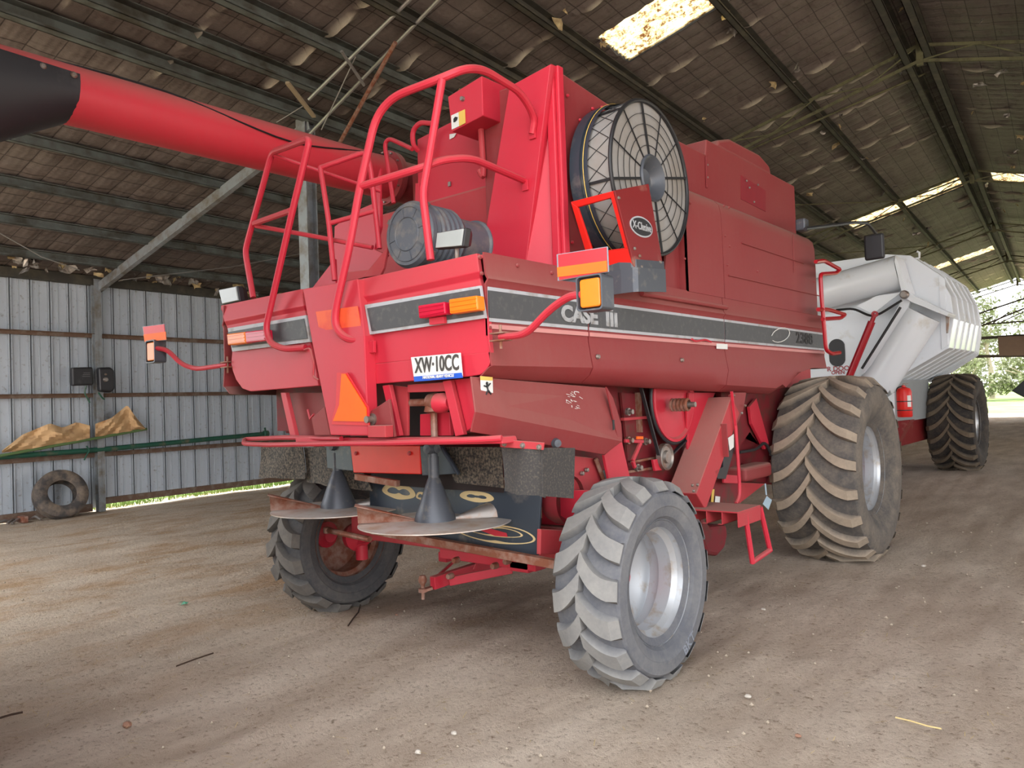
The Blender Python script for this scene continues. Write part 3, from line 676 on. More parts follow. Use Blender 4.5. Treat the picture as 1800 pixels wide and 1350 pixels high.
for k in range(12):
    for s_ in (0, 1):
        a0 = 2*math.pi*(k+.5*s_)/12+.2; a1 = a0+2*math.pi/12*.5
        pa = FC+V((-.02, math.cos(a0)*(FR+.004), math.sin(a0)*(FR+.004))); pb = FC+V((-.19, math.cos(a1)*(FR+.004), math.sin(a1)*(FR+.004)))
        mb.tube([pa, (pa+pb)/2+(((pa+pb)/2-FC)*V((0, 1, 1))).normalized()*0 if False else (pa+pb)/2, pb], .0025, 4)
        pa2 = FC+V((-.19, math.cos(a0)*(FR+.004), math.sin(a0)*(FR+.004))); pb2 = FC+V((-.02, math.cos(a1)*(FR+.004), math.sin(a1)*(FR+.004))); mb.tube([pa2, pb2], .0025, 4)
part(mb, 'wire_frame', WIRE, 0, SCR)
mb = MB(); mb.lathe([(.155, -.01), (.16, .012), (.15, .022), (.12, .0), (.075, -.05), (.03, -.06), (.001, -.06)], FC, (1, 0, 0), 40); part(mb, 'hub', GUN, 0, SCR)
# --- dust duct bracket in front of the screen
BX = -2.40; BY = 3.88
XL = -2.72
c00 = V((XL, 3.88, 2.875)); c10 = V((BX, 3.88, 2.88)); c11 = V((BX, 4.03, 2.555)); c01 = V((XL, 4.03, 2.57)); d11 = V((BX, 4.075, 2.45)); d01 = V((XL, 4.075, 2.46))
def bil(u, v): return c00.lerp(c10, u).lerp(c01.lerp(c11, u), v)
w00 = bil(.12, .12); w10 = bil(.88, .10); w11 = bil(.88, .98); w01 = bil(.16, .98)
BR = empty('screen_duct', (BX, BY, 2.3), H_)
mb = MB()
for q in ([c00, c10, w10, w00], [c10, c11, w11, w10], [c11, c01, w01, w11], [c01, c00, w00, w01]): mb.prism(q, (0, .02, 0))
mb.prism([c01, c11, d11, d01], (0, .02, 0)); part(mb, 'duct_frame', REDB, .003, BR)
sp = [c10, P(1140, 323, 'x', BX+.0), P(1166, 470, 'x', BX), P(1112, 468, 'x', BX)]
sp = [V((BX+.001, p.y, p.z)) for p in sp]; sp[0].y = BY; sp[3].y = 4.075
mb = MB(); mb.prism(sp, (-.015, 0, 0)); part(mb, 'duct_side_plate', MAROON, .003, BR)
# black skirt under the duct, bulging round
y1 = sp[2].y; zt = sp[3].z
mb = MB(); top = []; bot = []
BY = 4.07
path = [(-2.66, BY, 0), (-2.5, BY-.01, 0), (BX-.02, BY-.005, 0), (BX+.004, BY+.02, 0), (BX+.006, BY+.15, 0), (BX+.005, y1, 0)]
zt1 = P(1166, 472, 'x', BX).z
for i, (x, y, _) in enumerate(path):
    f = max(0, (y-BY))/(y1-BY); top.append((x, y, zt+(zt1-zt)*f+.045)); bot.append((x+.012, y-.005, zt-.155+(zt1-zt)*f-.0))
mb.sheet([top, [V(a).lerp(V(b), .25) for a, b in zip(top, bot)], [V(a).lerp(V(b), .26)+V((.008, 0, 0)) for a, b in zip(top, bot)], bot], (-.006, .004, 0)); part(mb, 'rubber_skirt', GUN, 0, BR, angle=25)
for q in ((1087, 348), (1115, 437), (1124, 450), (1160, 461), (1127, 469), (1157, 478)):
    mb = MB(); mb.lathe([(.001, .012), (.009, .009), (.011, 0)], P(*q, 'x', BX+.004), (1, 0, 0), 8); part(mb, 'bolt', STEEL, 0, BR)
# oval badge
cb = P(1127, 399, 'x', BX+.002); ry, rz_ = .098, .050
tilt = Matrix.Rotation(0, 3, 'X')
def oval(ry, rz, x, th, name, mat):
    mb = MB(); mb.prism([cb+V((x, math.cos(a)*ry, math.sin(a)*rz)) for a in np.linspace(0, 2*math.pi, 40, endpoint=False)], (-th, 0, 0)); return part(mb, name, mat, 0, BR)
oval(.135, .064, .004, .004, 'badge_rim', GREYL); oval(.124, .054, .006, .004, 'badge', BLACK)
text('badge_lettering', 'X-Clusive', cb+V((.008, 0, 0)), (0, 1, 0), (0, 0, 1), .066, GREYT, BR, bold=.001, sx=.85)

# --- tank rear wall, control box, pipe
mb = MB(); mb.prism([P(733, 245, 'y', 4.25), P(785, 218, 'y', 4.25), P(893, 165, 'y', 4.25), P(862, 345, 'y', 4.25), P(735, 372, 'y', 4.25)], (0, .5, 0)); part(mb, 'engine_cover', RED, .008)
mb = MB(); mb.prism(PL([(730, 322), (737, 322), (737, 368), (729, 369)], 'y', 4.2), (0, .05, 0)); part(mb, 'cover_flange', RED, .003)
q0 = P(787, 170, 'y', 3.85); q1 = P(847, 133, 'y', 3.85); q2 = P(849, 203, 'y', 3.85); q3 = P(794, 232, 'y', 3.85)
mb = MB(); mb.prism([q0, q1, q2, q3], (0, .32, 0)); CB = part(mb, 'control_box', RED, .006)
mb = MB(); mb.prism(PL([(793, 203), (817, 192), (818, 216), (794, 228)], 'y', 3.846), (0, .003, 0)); WS = part(mb, 'warning_sticker', WHITEP, 0, CB)
mb = MB(); mb.prism(PL([(806, 197), (817, 192), (818, 216), (807, 222)], 'y', 3.843), (0, .003, 0)); part(mb, 'sticker_yellow_half', YEL, 0, CB)
mb = MB(); mb.prism(PL([(797, 209), (800, 205), (804, 206), (803, 211), (800, 214), (797, 215)], 'y', 3.842), (0, .003, 0)); part(mb, 'sticker_pictogram', WIRE, 0, CB)
mb = MB(); mb.lathe([(.001, -.02), (.014, -.02), (.018, 0)], P(814, 174, 'y', 3.85), (0, 1, 0), 12); part(mb, 'bolt', STEEL, 0, CB)
mb = MB(); mb.prism(PL([(790, 236), (802, 234), (798, 241), (790, 245)], 'y', 4.24), (0, .003, 0)); part(mb, 'pale_sticker', WHITEP)
mb = MB(); mb.tube(corner(PL([(845, 222), (850, 300), (849, 312), (843, 300)], 'y', 4.0), .04), .022, 10); part(mb, 'breather_pipe', REDD)
for q in ((788, 355), (823, 340), (810, 350), (790, 324)):
    mb = MB(); mb.box(P(q[0]-3, q[1]-4, 'y', 4.235), P(q[0]+3, q[1]+3, 'y', 4.245)); part(mb, 'clip', STEEL)
# box painted dark for the shaded cavity behind the filter
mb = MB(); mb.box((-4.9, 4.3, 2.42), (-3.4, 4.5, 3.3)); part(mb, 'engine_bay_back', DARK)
# --- air filter
fc = V((-3.56, 3.28, 2.73))
AF = empty('air_filter', fc, H_)
prof = [(.001, 0), (.10, 0), (.105, -.006), (.11, 0), (.195, .004), (.205, .02), (.212, .03), (.212, .06), (.205, .07)]
for k in range(5): prof += [(.21, .10+k*.045), (.20, .115+k*.045), (.21, .13+k*.045)]
prof += [(.19, .35), (.165, .37), (.165, .60), (.18, .61), (.18, .64), (.165, .65), (.165, .95)]
mb = MB(); mb.lathe(prof, fc, (0, 1, 0), 40); part(mb, 'filter_canister', FILTER, 0, AF, angle=30)
mb = MB()
for k in range(8):
    a = 2*math.pi*k/8+.2; d = V((math.cos(a), 0, math.sin(a))); mb.bar(fc+d*.11+V((0, -.002, 0)), fc+d*.17+V((0, 0, 0)), .005, .005, (0, 1, 0))
mb.tube([fc+V((math.cos(a)*.172, 0, math.sin(a)*.172)) for a in np.linspace(0, 2*math.pi, 40, endpoint=False)], .003, 5, closed=True); part(mb, 'end_cap_ribs', FILTER, 0, AF)
for a in (2.6, 5.6, .9):
    mb = MB(); d = V((math.cos(a), 0, math.sin(a))); mb.bar(fc+d*.21+V((0, .01, 0)), fc+d*.225+V((0, .07, 0)), .03, .012, d); part(mb, 'clasp', STEEL, 0, AF)
# --- work lamps
def work_lamp(px, face, y, label):
    pts = PL(face, 'y', y); c = sum(pts, V((0, 0, 0)))/4; L = empty('headlight', c, H_); lab(L, label)
    mb = MB(); back = [c+(p-c)*.72+V((0, .10, 0)) for p in pts]; fr = [c+(p-c)*1.12 for p in pts]; f2 = [p+V((0, .04, 0)) for p in fr]
    vs = fr+f2+back; fs = [(0, 1, 2, 3), (11, 10, 9, 8)]
    for k in range(2):
        for i in range(4): j = (i+1) % 4; fs.append((4*k+i, 4*k+4+i, 4*k+4+j, 4*k+j))
    mb.add(vs, fs); part(mb, 'lamp_housing', BLACK, .006, L)
    mb = MB(); mb.prism([p+V((0, -.008, 0)) for p in pts], (0, .01, 0)); part(mb, 'lens', CLEAR, .003, L)
    mb = MB(); z0 = min(p.z for p in pts); mb.tube([c+V((0, .05, -.02)), V((c.x, c.y+.05, 2.41))], .012, 8); mb.box((c.x-.02, c.y+.03, 2.40), (c.x+.02, c.y+.07, 2.44)); part(mb, 'mount', STEEL, 0, L)
work_lamp(0, [(770, 410), (816, 402), (812, 432), (767, 436)], 3.0, 'work lamp beside the air filter')
work_lamp(0, [(386, 510), (416, 504), (420, 528), (392, 534)], 2.98, 'work lamp on the far corner of the deck')
# --- handrails
def rail(pts, r=.016, name='handrail', rad=.06, mat=RED):
    mb = MB(); mb.tube(corner(pts, rad, 5), r*1.25, 10); return part(mb, name, mat)
def py(px, py_, y): return P(px, py_, 'y', y)
rail([py(445, 523, 3.0), py(431, 443, 3.0), py(435, 425, 3.0), py(478, 268, 3.0), py(545, 243, 2.86), py(515, 367, 2.86), py(480, 520, 2.86), py(467, 577, 2.85), py(474, 603, 2.85), py(500, 614, 2.87), py(537, 611, 2.91)], .017)
rail([py(447, 393, 3.0), py(512, 370, 2.86)]); rail([py(450, 397, 3.0), py(540, 413, 3.15), py(655, 435, 3.3)], .013)
rail([py(482, 273, 3.0), py(560, 300, 3.2), py(668, 336, 3.6)], .011)
rail([py(588, 493, 3.12), py(578, 390, 3.12), py(563, 293, 3.12)], .014); rail([py(563, 295, 3.12), py(645, 266, 3.3), py(652, 300, 3.3), py(667, 437, 3.3)], .014)
rail([py(578, 393, 3.12), py(660, 370, 3.3)], .013)
rail([py(647, 599, 2.90), py(610, 597, 2.86), py(590, 578, 2.84), py(588, 550, 2.84), py(615, 430, 2.86), py(633, 327, 2.9), py(660, 207, 2.95), py(690, 170, 2.97), py(777, 137, 3.02), py(817, 120, 3.12), py(850, 122, 3.3), py(915, 162, 3.7), py(940, 205, 3.88), py(935, 235, 3.885)], .019, rad=.1)
rail([py(777, 140, 3.02), py(752, 290, 3.0), py(743, 340, 2.98), py(757, 457, 2.98)], .018)
rail([py(633, 328, 2.9), py(747, 293, 3.0), py(777, 281, 3.1), py(827, 277, 3.3), py(920, 317, 3.885)], .018, rad=.1)
rail([py(760, 217, 4.1), py(738, 215, 4.1), py(725, 230, 4.1), py(726, 255, 4.1), py(735, 265, 4.15)], .016, rad=.05)
rail([py(725, 262, 4.1), py(684, 243, 4.1), py(676, 253, 4.1), py(692, 357, 4.1)], .014)
for q in ((935, 233), (922, 324)):
    mb = MB(); p = P(*q, 'y', 3.885); mb.box(p-V((.025, .0, .04)), p+V((.025, .012, .03))); part(mb, 'rail_foot', RED, .002)
mb = MB(); mb.tube(corner(PL([(535, 615), (545, 612), (552, 640), (550, 662), (560, 668)], 'y', 2.86), .02), .007, 7); part(mb, 'grab_handle', REDD)
mb = MB(); p = P(655, 608, 'y', 2.90); mb.box(p-V((.02, .01, .04)), p+V((.02, .01, .03))); part(mb, 'rail_foot', RED, .002)
# --- unloading auger: long tube folded back along the far side
AX, AZ, AR = -5.18, 3.69, .185
AU = empty('unloading_auger', (AX, 4.6, AZ), H_)
mb = MB(); mb.tube([(AX, 4.55, AZ), (AX, 1.05, AZ)], AR, 40); part(mb, 'auger_tube', red_paint('auger_paint', lin(205, 34, 56), .16, .5), 0, AU)
mb = MB(); mb.lathe([(AR, -.02), (AR+.055, -.02), (AR+.055, .012), (AR+.05, .014), (AR+.055, .016), (AR+.055, .045), (AR, .045), (AR, .5)], (AX, 4.55, AZ), (0, 1, 0), 40); part(mb, 'flange', REDS, 0, AU, angle=25)
for k in range(12):
    mb = MB(); a = 2*math.pi*k/12; mb.lathe([(.001, -.02), (.008, -.02), (.008, 0)], (AX+math.cos(a)*(AR+.035), 4.53, AZ+math.sin(a)*(AR+.035)), (0, 1, 0), 8); part(mb, 'flange_bolt', STEEL, 0, AU)
mb = MB(); pts = [(AX, 5.0, AZ), (AX, 5.2, AZ-.03), (AX, 5.35, AZ-.2), (AX+.02, 5.4, AZ-.6), (AX+.02, 5.4, 2.4)]; mb.tube(pts, AR+.01, 28); part(mb, 'auger_elbow', REDS, 0, AU)
ca = [P(230, 128, 'x', AX+.1), P(290, 160, 'x', AX+.16), P(380, 218, 'x', AX+.19), P(450, 248, 'x', AX+.195), P(520, 264, 'x', AX+.19), P(640, 262, 'x', AX+.1)]
def on_tube(p): v = V((p.x-AX, 0, p.z-AZ)); return V((AX, p.y, AZ))+v.normalized()*(AR+.012)
mb = MB(); mb.tube(arc([V((AX-.02, 1.7, AZ+AR+.01))]+[on_tube(V((AX+dx, y, AZ+dz))) for dx, dz, y in ((.05, .2, 2.1), (.12, .16, 2.6), (.19, .04, 3.1), (.19, .0, 3.5), (.16, .08, 4.0), (.05, .18, 4.5))], 3), .007, 6); part(mb, 'cable', WIRE, 0, AU)
# rubber spout at the end of the tube: half wrapped round the underside, hanging to a point
mb = MB(); rows = []
for t_, y in enumerate(np.linspace(1.93, 1.02, 9)):
    k = t_/8; r = AR+.012+.02*k; row = []
    for j in range(15):
        a = -1.05*math.pi+(1.12*math.pi)*j/14+.02; drop = max(0, -math.sin(a))*(.0+.42*min(1, k*1.2))
        row.append((AX+math.cos(a)*r*(1+.2*k), y+(0.06 if 4 < j < 10 else 0)*0, AZ+math.sin(a)*r-drop+.03))
    rows.append(row)
mb.sheet(rows, (0, 0, -.008), smooth=True); part(mb, 'rubber_spout', BLACK, 0, AU, angle=50)
for y in (1.89, 1.72, 1.56): mb = MB(); mb.lathe([(.001, .014), (.012, .013), (.02, .006), (.022, 0)], (AX+AR+.017, y, AZ+.035+.02), (1, 0, .15), 12); part(mb, 'spout_bolt', STEEL, 0, AU)
# tube saddle and folded plates beside the filter
mb = MB(); mb.prism(PL([(588, 398), (622, 372), (668, 352), (668, 398), (658, 438), (680, 448), (640, 492), (552, 505), (585, 470)], 'y', 3.75), (0, .03, 0)); part(mb, 'auger_cradle', RED, .004)
mb = MB(); mb.prism(PL([(548, 507), (588, 455), (590, 500)], 'y', 3.3), (0, .02, 0)); part(mb, 'cradle_brace', RED, .003)
mb = MB(); mb.prism(PL([(636, 488), (682, 432), (674, 472), (668, 484)], 'y', 3.3), (0, .02, 0)); mb.prism(PL([(600, 496), (640, 488), (668, 482), (674, 470), (610, 478)], 'y', 3.32), (0, .02, 0)); part(mb, 'cradle_brace', REDD, .003)
mb = MB(); mb.prism(PL([(655, 345), (668, 295), (668, 355), (660, 372)], 'y', 3.9), (0, .02, 0)); part(mb, 'pivot_plate', RED, .003)
# vertical pipe brace down from box
# --- warning boards and amber marker lamps on arms
def marker(side, board, band, lampc, arm, y, label):
    A = empty('marker_arm', P(*arm[0], 'y', YR), H_); lab(A, label)
    mb = MB(); mb.tube(corner([P(px, py_, 'y', yy) for px, py_, yy in [(a[0], a[1], YR+.0+(y-YR)*i/(len(arm)-1)) for i, a in enumerate(arm)]], .08, 5), .018, 10); part(mb, 'arm', RED, 0, A)
    hb = P(*arm[0], 'y', YR)
    mb = MB(); mb.box(hb+V((-.05, -.03, .015)), hb+V((.05, .03, .022))); mb.box(hb+V((-.05, -.03, -.022)), hb+V((.05, .03, -.015))); mb.tube([hb+V((0, 0, -.06)), hb+V((0, 0, .06))], .008, 8); part(mb, 'hinge', RUST, 0, A)
    mb = MB(); mb.prism(PL(board, 'y', y+.004), (0, .006, 0)); part(mb, 'board_backing', GREYB, .002, A)
    bc = V((sum(p[0] for p in board)/4, sum(p[1] for p in board)/4)); ins = [tuple(bc+(V(p)-bc)*.94) for p in board]
    mb = MB(); mb.prism(PL(ins, 'y', y), (0, .004, 0)); B = part(mb, 'warning_board', TRIR, 0, A)
    mb = MB(); mb.prism(PL(band, 'y', y-.003), (0, .003, 0)); part(mb, 'orange_band', TRI, 0, A)
    c = P(*lampc[0], 'y', y); s_ = lampc[1]
    def rr(w_, h, yy, n=5):
        out = []
        for qx, qz in ((1, 1), (-1, 1), (-1, -1), (1, -1)):
            for k in range(n):
                a = {(1, 1): 0, (-1, 1): 90, (-1, -1): 180, (1, -1): 270}[(qx, qz)]+90*k/(n-1); r = .25*w_
                out.append(c+V((qx*(w_-r)+r*math.cos(R_(a)), yy, qz*(h-r)+r*math.sin(R_(a)))))
        return out
    mb = MB(); o1 = rr(s_*1.0, s_*1.15, -.02); o2 = rr(s_*1.0, s_*1.15, .07); o3 = rr(s_*.9, s_*1.05, -.02); o4 = rr(s_*.9, s_*1.05, .04); n = len(o1)
    mb.add(o1+o2+o3+o4, [((i+1) % n, i, n+i, n+(i+1) % n) for i in range(n)]+[(2*n+i, 2*n+(i+1) % n, 3*n+(i+1) % n, 3*n+i) for i in range(n)]+[(i, (i+1) % n, 2*n+(i+1) % n, 2*n+i) for i in range(n)]+[tuple(range(n, 2*n)), tuple(range(3*n, 4*n))])
    part(mb, 'lamp_housing', GUN, 0, A)
    mb = MB(); mb.prism(rr(s_*.78, s_*.92, -.015), (0, .05, 0)); part(mb, 'amber_lens', AMBER, .006, A)
marker(1, [(978, 447), (1068, 433), (1070, 478), (980, 494)], [(979, 470), (1066, 458), (1067, 477), (980, 487)], ((1040, 515), .066), [(880, 592), (925, 588), (965, 545), (1000, 520), (1024, 518)], 2.72, 'arm with marker board on the near corner')
marker(-1, [(250, 574), (289, 569), (292, 598), (254, 602)], [(252, 588), (291, 583), (292, 597), (254, 601)], ((268, 618), .075), [(400, 641), (345, 649), (318, 640), (295, 615), (275, 612)], 2.72, 'arm with marker board on the far corner')
mb = MB(); mb.tube([P(345, 649, 'y', 2.9), P(405, 641, 'y', 2.95)], .014, 8); part(mb, 'arm_stub', RED)
mb = MB(); a = P(982, 492, 'y', 2.73); mb.prism(PL([(980, 492), (1070, 478), (1060, 490), (1015, 497)], 'y', 2.74), (0, .004, 0)); part(mb, 'board_bracket', GUN)
# --- front right: mirror on long arm, handrails at the cab side
mb = MB(); mb.tube(corner(PL([(1416, 402), (1500, 391), (1525, 392), (1541, 412)], 'x', -2.5), .12), .018, 8); MA = part(mb, 'mirror_arm', BLACK)
c = P(1537, 434, 'x', -2.45); mb = MB(); mb.box(c+V((-.11, -.03, -.15)), c+V((.11, .03, .15))); part(mb, 'mirror', BLACK, .025, MA, segs=3)
mb = MB(); p = P(1410, 396, 'x', -2.65); mb.box(p-V((.05, .06, .06)), p+V((.05, .06, .06))); part(mb, 'mirror_mount', GUN, .015)
def xr(pts, x, r=.018, nm='handrail'): mb = MB(); mb.tube(corner([P(a, b, 'x', x+dx) for a, b, dx in pts], .05), r, 8); return part(mb, nm, HITCH if nm == 'cab_handrail' else RED)
xr([(1434, 460, 0), (1448, 458, .0), (1477, 474, .0), (1470, 480, 0), (1442, 482, 0), (1444, 520, 0), (1452, 615, 0), (1462, 622, 0), (1476, 620, 0)], -2.45, .02, 'cab_handrail')
xr([(1438, 544, 0), (1455, 544, 0), (1486, 553, 0), (1478, 559, 0), (1446, 561, 0)], -2.45, .02, 'cab_handrail')
mb = MB(); mb.box((-5.0, 8.1, 1.5), (-3.12, 9.3, 3.2)); part(mb, 'cab_body', REDD, .05)
mb = MB(); mb.box(P(1450, 680, 'x', -2.62)+V((-.1, 0, 0)), P(1497, 665, 'x', -2.62)); part(mb, 'cab_step_rail', RUST, .005)

# --- lower rear body: chopper housing seen between the legs
mb = MB(); mb.box((-5.0, 3.25, 1.50), (-2.72, 3.29, 2.42)); part(mb, 'rear_bulkhead', REDSHADE)
mb = MB(); mb.box((-4.98, 3.9, 1.15), (-2.97, 7.2, 2.42)); mb.box((-4.98, 3.3, 1.48), (-2.97, 3.9, 2.42)); part(mb, 'inner_body', REDSHADE, .01)
rearpoly([(493, 690), (502, 690), (520, 768), (510, 768)], 2.97, .03, 'body_leg', RED, .003)
rearpoly([(502, 690), (578, 690), (584, 768), (520, 768)], 3.06, .02, 'inner_plate', REDS, .003)
rearpoly([(672, 678), (684, 676), (703, 766), (692, 768)], 2.95, .03, 'body_leg', RED, .003)
rearpoly([(684, 676), (716, 680), (716, 766), (703, 766)], 3.02, .02, 'inner_plate', REDD, .003)
rearpoly([(716, 676), (780, 672), (782, 688), (716, 690)], 2.99, .03, 'cross_member', REDD, .003)
rearpoly([(716, 690), (782, 686), (800, 766), (716, 766)], 3.20, .01, 'opening_shade_plate', DARK, 0)  # solid plate painted dark for the shade in the opening
rearpoly([(778, 670), (792, 668), (815, 764), (800, 767)], 2.96, .03, 'body_leg', RED, .003)
rearpoly([(792, 668), (830, 664), (838, 745), (820, 758), (812, 757)], 3.0, .02, 'inner_plate', RED, .003)
rearpoly([(738, 728), (790, 724), (792, 766), (738, 766)], 3.1, .03, 'gearbox_bracket', RED, .004)
mb = MB(); mb.tube(PL([(718, 708), (762, 707)], 'y', 3.05), .022, 12); mb.lathe([(.03, -.03), (.05, -.03), (.055, .02), (.03, .04)], P(763, 707, 'y', 3.05), (1, 0, 0), 16)
mb.lathe([(.02, .03), (.045, .02), (.055, -.02), (.02, -.03)], P(762, 717, 'y', 3.05), (0, 0, 1), 16); mb.tube(PL([(762, 718), (764, 770)], 'y', 3.05), .02, 10); part(mb, 'spinner_gear_shaft', RUST)
mb = MB(); mb.lathe([(.001, -.04), (.03, -.04), (.055, 0), (.055, .05)], P(781, 708, 'y', 3.0), (-1, 0, 0), 16); part(mb, 'bearing', RED)
mb = MB(); mb.tube(PL([(541, 720), (545, 736), (552, 728)], 'y', 3.0), .008, 6); part(mb, 'hook', RED)
# bumper frame and looped rail
mb = MB(); mb.prism(PL([(518, 768), (700, 770), (880, 768), (884, 780), (700, 783), (520, 779)], 'y', 2.90), (0, .12, 0)); part(mb, 'bumper_beam', RED, .005)
mb = MB(); mb.tube(corner([P(600, 771, 'y', 2.88), P(500, 769, 'y', 2.95), P(430, 772, 'y', 3.15), P(428, 780, 'y', 2.95), P(470, 782, 'y', 2.86), P(700, 778, 'y', 2.82), P(820, 774, 'y', 2.84), P(882, 770, 'y', 2.9)], .08, 4), .016, 10); part(mb, 'bumper_rail', RED)
# lower side shield
xs_ = -2.62
mb = MB(); mb.sheet([[P(828, 662, 'x', -2.66), P(1068, 682, 'x', -2.66)], [P(836, 724, 'x', -2.60), P(1094, 776, 'x', -2.60)], [P(828, 759, 'x', -2.64), P(1062, 799, 'x', -2.64)]], (-.01, 0, 0)); part(mb, 'lower_side_shield', REDS, .003)
mb = MB(); mb.prism(PL([(1066, 680), (1078, 700), (1092, 745), (1094, 778), (1088, 778)], 'x', -2.605), (-.01, 0, 0)); part(mb, 'shield_end', REDS, 0)
mb = MB(); mb.prism(PL([(1077, 738), (1080, 738), (1081, 755), (1078, 756)], 'x', -2.585), (-.004, 0, 0)); part(mb, 'slot', WIRE)
sidepx([(845, 661), (866, 663), (867, 700), (846, 698)], -2.64, .003, 'warning_sticker', WHITEP); sidepx([(845, 661), (866, 663), (866, 669), (845, 668)], -2.638, .003, 'sticker_band', YEL)
mb = MB(); mb.tube(PL([(856, 677), (858, 686), (854, 694)], 'x', -2.636), .005, 5); mb.tube(PL([(851, 678), (857, 680), (862, 674)], 'x', -2.636), .004, 5); mb.tube(PL([(858, 686), (863, 693)], 'x', -2.636), .005, 5); mb.lathe([(.001, .003), (.009, .002), (.009, 0)], P(856, 674, 'x', -2.637), (1, 0, 0), 10); part(mb, 'sticker_pictogram', WIRE)
mb = MB()
for k in range(26):
    a = (994+random.random()*26, 686+random.random()*32); b = (a[0]+random.choice((0, 3, 5)), a[1]+random.choice((3, 0, 1))); mb.bar(P(*a, 'x', -2.622), P(b[0]+.6, b[1]+.8, 'x', -2.622), .002, .004, (1, 0, 0))
part(mb, 'worn_sticker_residue', WHITEP)
mb = MB(); mb.lathe([(.001, .03), (.022, .028), (.03, 0)], P(977, 779, 'x', -2.62), (1, -.5, 0), 14); part(mb, 'bolt', GUN)
# belt bay, side of the inner body (x about -2.95): plates, pulley, belts, elevator
IX = -2.94
sidepx([(1062, 800), (1093, 774), (1110, 850), (1072, 850)], -2.72, .02, 'bright_strut', RED, .003)
sidepx([(962, 796), (1052, 806), (1066, 862), (965, 863)], -2.80, .02, 'straw_hood_side', REDD, .004)
mb = MB(); mb.bar(P(1047, 806, 'x', -2.77), P(1068, 862, 'x', -2.77), .03, .012, (1, 0, 0)); part(mb, 'link_bar', RUST, .002)
for q in ((1047, 809), (1063, 853), (993, 869-30), (1022, 832), (1030, 826)):
    mb = MB(); mb.lathe([(.001, .02), (.012, .018), (.015, 0)], P(*q, 'x', -2.79), (1, 0, 0), 10); part(mb, 'bolt', STEEL)
sidepx([(1092, 690), (1200, 700), (1200, 900), (1110, 900), (1100, 760)], IX, .02, 'belt_bay_plate', REDSHADE)
sidepx([(1120, 690), (1127, 690), (1130, 760), (1123, 760)], IX+.02, .02, 'bay_strap', RUST)
mb = MB(); mb.bar(P(1094, 737, 'x', IX+.02), P(1145, 733, 'x', IX+.02), .02, .03, (1, 0, 0)); part(mb, 'bay_rib', REDD)
pc = P(1183, 702, 'x', IX+.1); pr2 = P(1183, 777, 'x', IX+.1); PRd = abs(pr2.z-pc.z)
mb = MB(); mb.lathe([(PRd, -.02), (PRd, .02), (PRd-.02, .022), (PRd-.035, .0), (.12, -.02), (.04, -.02), (.001, -.02)], pc, (1, 0, 0), 48); part(mb, 'drive_pulley', RED, angle=30)
mb = MB(); q = P(1180, 712, 'x', IX+.12)
for k in range(5): mb.lathe([(.035, .03*k), (.05, .03*k+.006), (.05, .03*k+.02), (.035, .03*k+.028)], q, (1, 0, 0), 16)
part(mb, 'tension_spring', RUST)
mb = MB(); mb.lathe([(.02, 0), (.02, .2), (.001, .2)], q, (1, 0, 0), 10); part(mb, 'spring_rod', STEEL)
mb = MB(); q = P(1169, 803, 'x', IX+.1); mb.lathe([(.10, -.02), (.10, .02), (.09, .025), (.08, .01), (.05, .01), (.045, .03), (.001, .03)], q, (1, 0, 0), 32); part(mb, 'idler_pulley', STEEL, angle=30)
mb = MB(); mb.bar(P(1124, 672, 'x', IX+.1), P(1158, 800, 'x', IX+.1), .012, .025, (1, 0, 0)); mb.bar(P(1180, 800, 'x', IX+.1), P(1212, 768, 'x', IX+.1), .012, .025, (1, 0, 0)); part(mb, 'drive_belt', BLACK)
mb = MB(); mb.tube([pc+V((0, math.cos(a)*(PRd+.012), math.sin(a)*(PRd+.012))) for a in np.linspace(math.pi*.75, math.pi*1.95, 24)], .014, 6); part(mb, 'drive_belt', BLACK)
mb = MB(); mb.bar(P(1126, 778, 'x', IX+.06), P(1112, 810, 'x', IX+.06), .03, .02, (1, 0, 0)); mb.bar(P(1112, 810, 'x', IX+.06), P(1116, 822, 'x', IX+.06), .03, .02, (1, 0, 0)); mb.bar(P(1098, 775, 'x', IX+.06), P(1130, 776, 'x', IX+.06), .025, .02, (1, 0, 0)); part(mb, 'tension_arm', RED, .004)
for q in ((1132, 776), (1102, 774), (1118, 822), (1102, 724)): mb = MB(); mb.lathe([(.001, .05), (.018, .05), (.018, .02), (.028, .02), (.028, 0)], P(*q, 'x', IX+.04), (1, 0, 0), 10); part(mb, 'bolt', STEEL)
sidepx([(1148, 808), (1162, 806), (1166, 826), (1152, 828)], IX+.09, .02, 'idler_bracket', RED, .003)
mb = MB(); mb.prism(PL([(1120, 767), (1131, 767), (1131, 772), (1120, 772)], 'x', IX+.09), (-.01, 0, 0)); part(mb, 'amber_reflector', TRI)
mb = MB(); mb.bar(P(1110, 812, 'x', IX+.03), P(1160, 803, 'x', IX+.03), .016, .02, (1, 0, 0)); mb.bar(P(1100, 830, 'x', IX+.03), P(1152, 822, 'x', IX+.03), .016, .02, (1, 0, 0)); part(mb, 'rod', RUST)
sidepx([(1212, 690), (1258, 690), (1210, 790), (1208, 720)], IX+.12, .02, 'bright_guard_plate', RED, .003)
# clean grain elevator: square trunk leaning forward
ea = P(1220, 880, 'x', -2.72); eb = P(1292, 690, 'x', -2.72)
mb = MB(); dY = .21
mb.prism([P(1226, 893, 'x', -2.66), P(1172, 850, 'x', -2.66)+V((0, 0, 0)), P(1256, 690, 'x', -2.66), P(1290, 690, 'x', -2.66), P(1284, 726, 'x', -2.66)], (-.02, 0, 0)); 
EL = empty('elevator', (-2.7, 5.3, .8), H_)
f0 = [P(1178, 846, 'x', -2.86), P(1222, 871, 'x', -2.62), P(1227, 893, 'x', -2.62)]
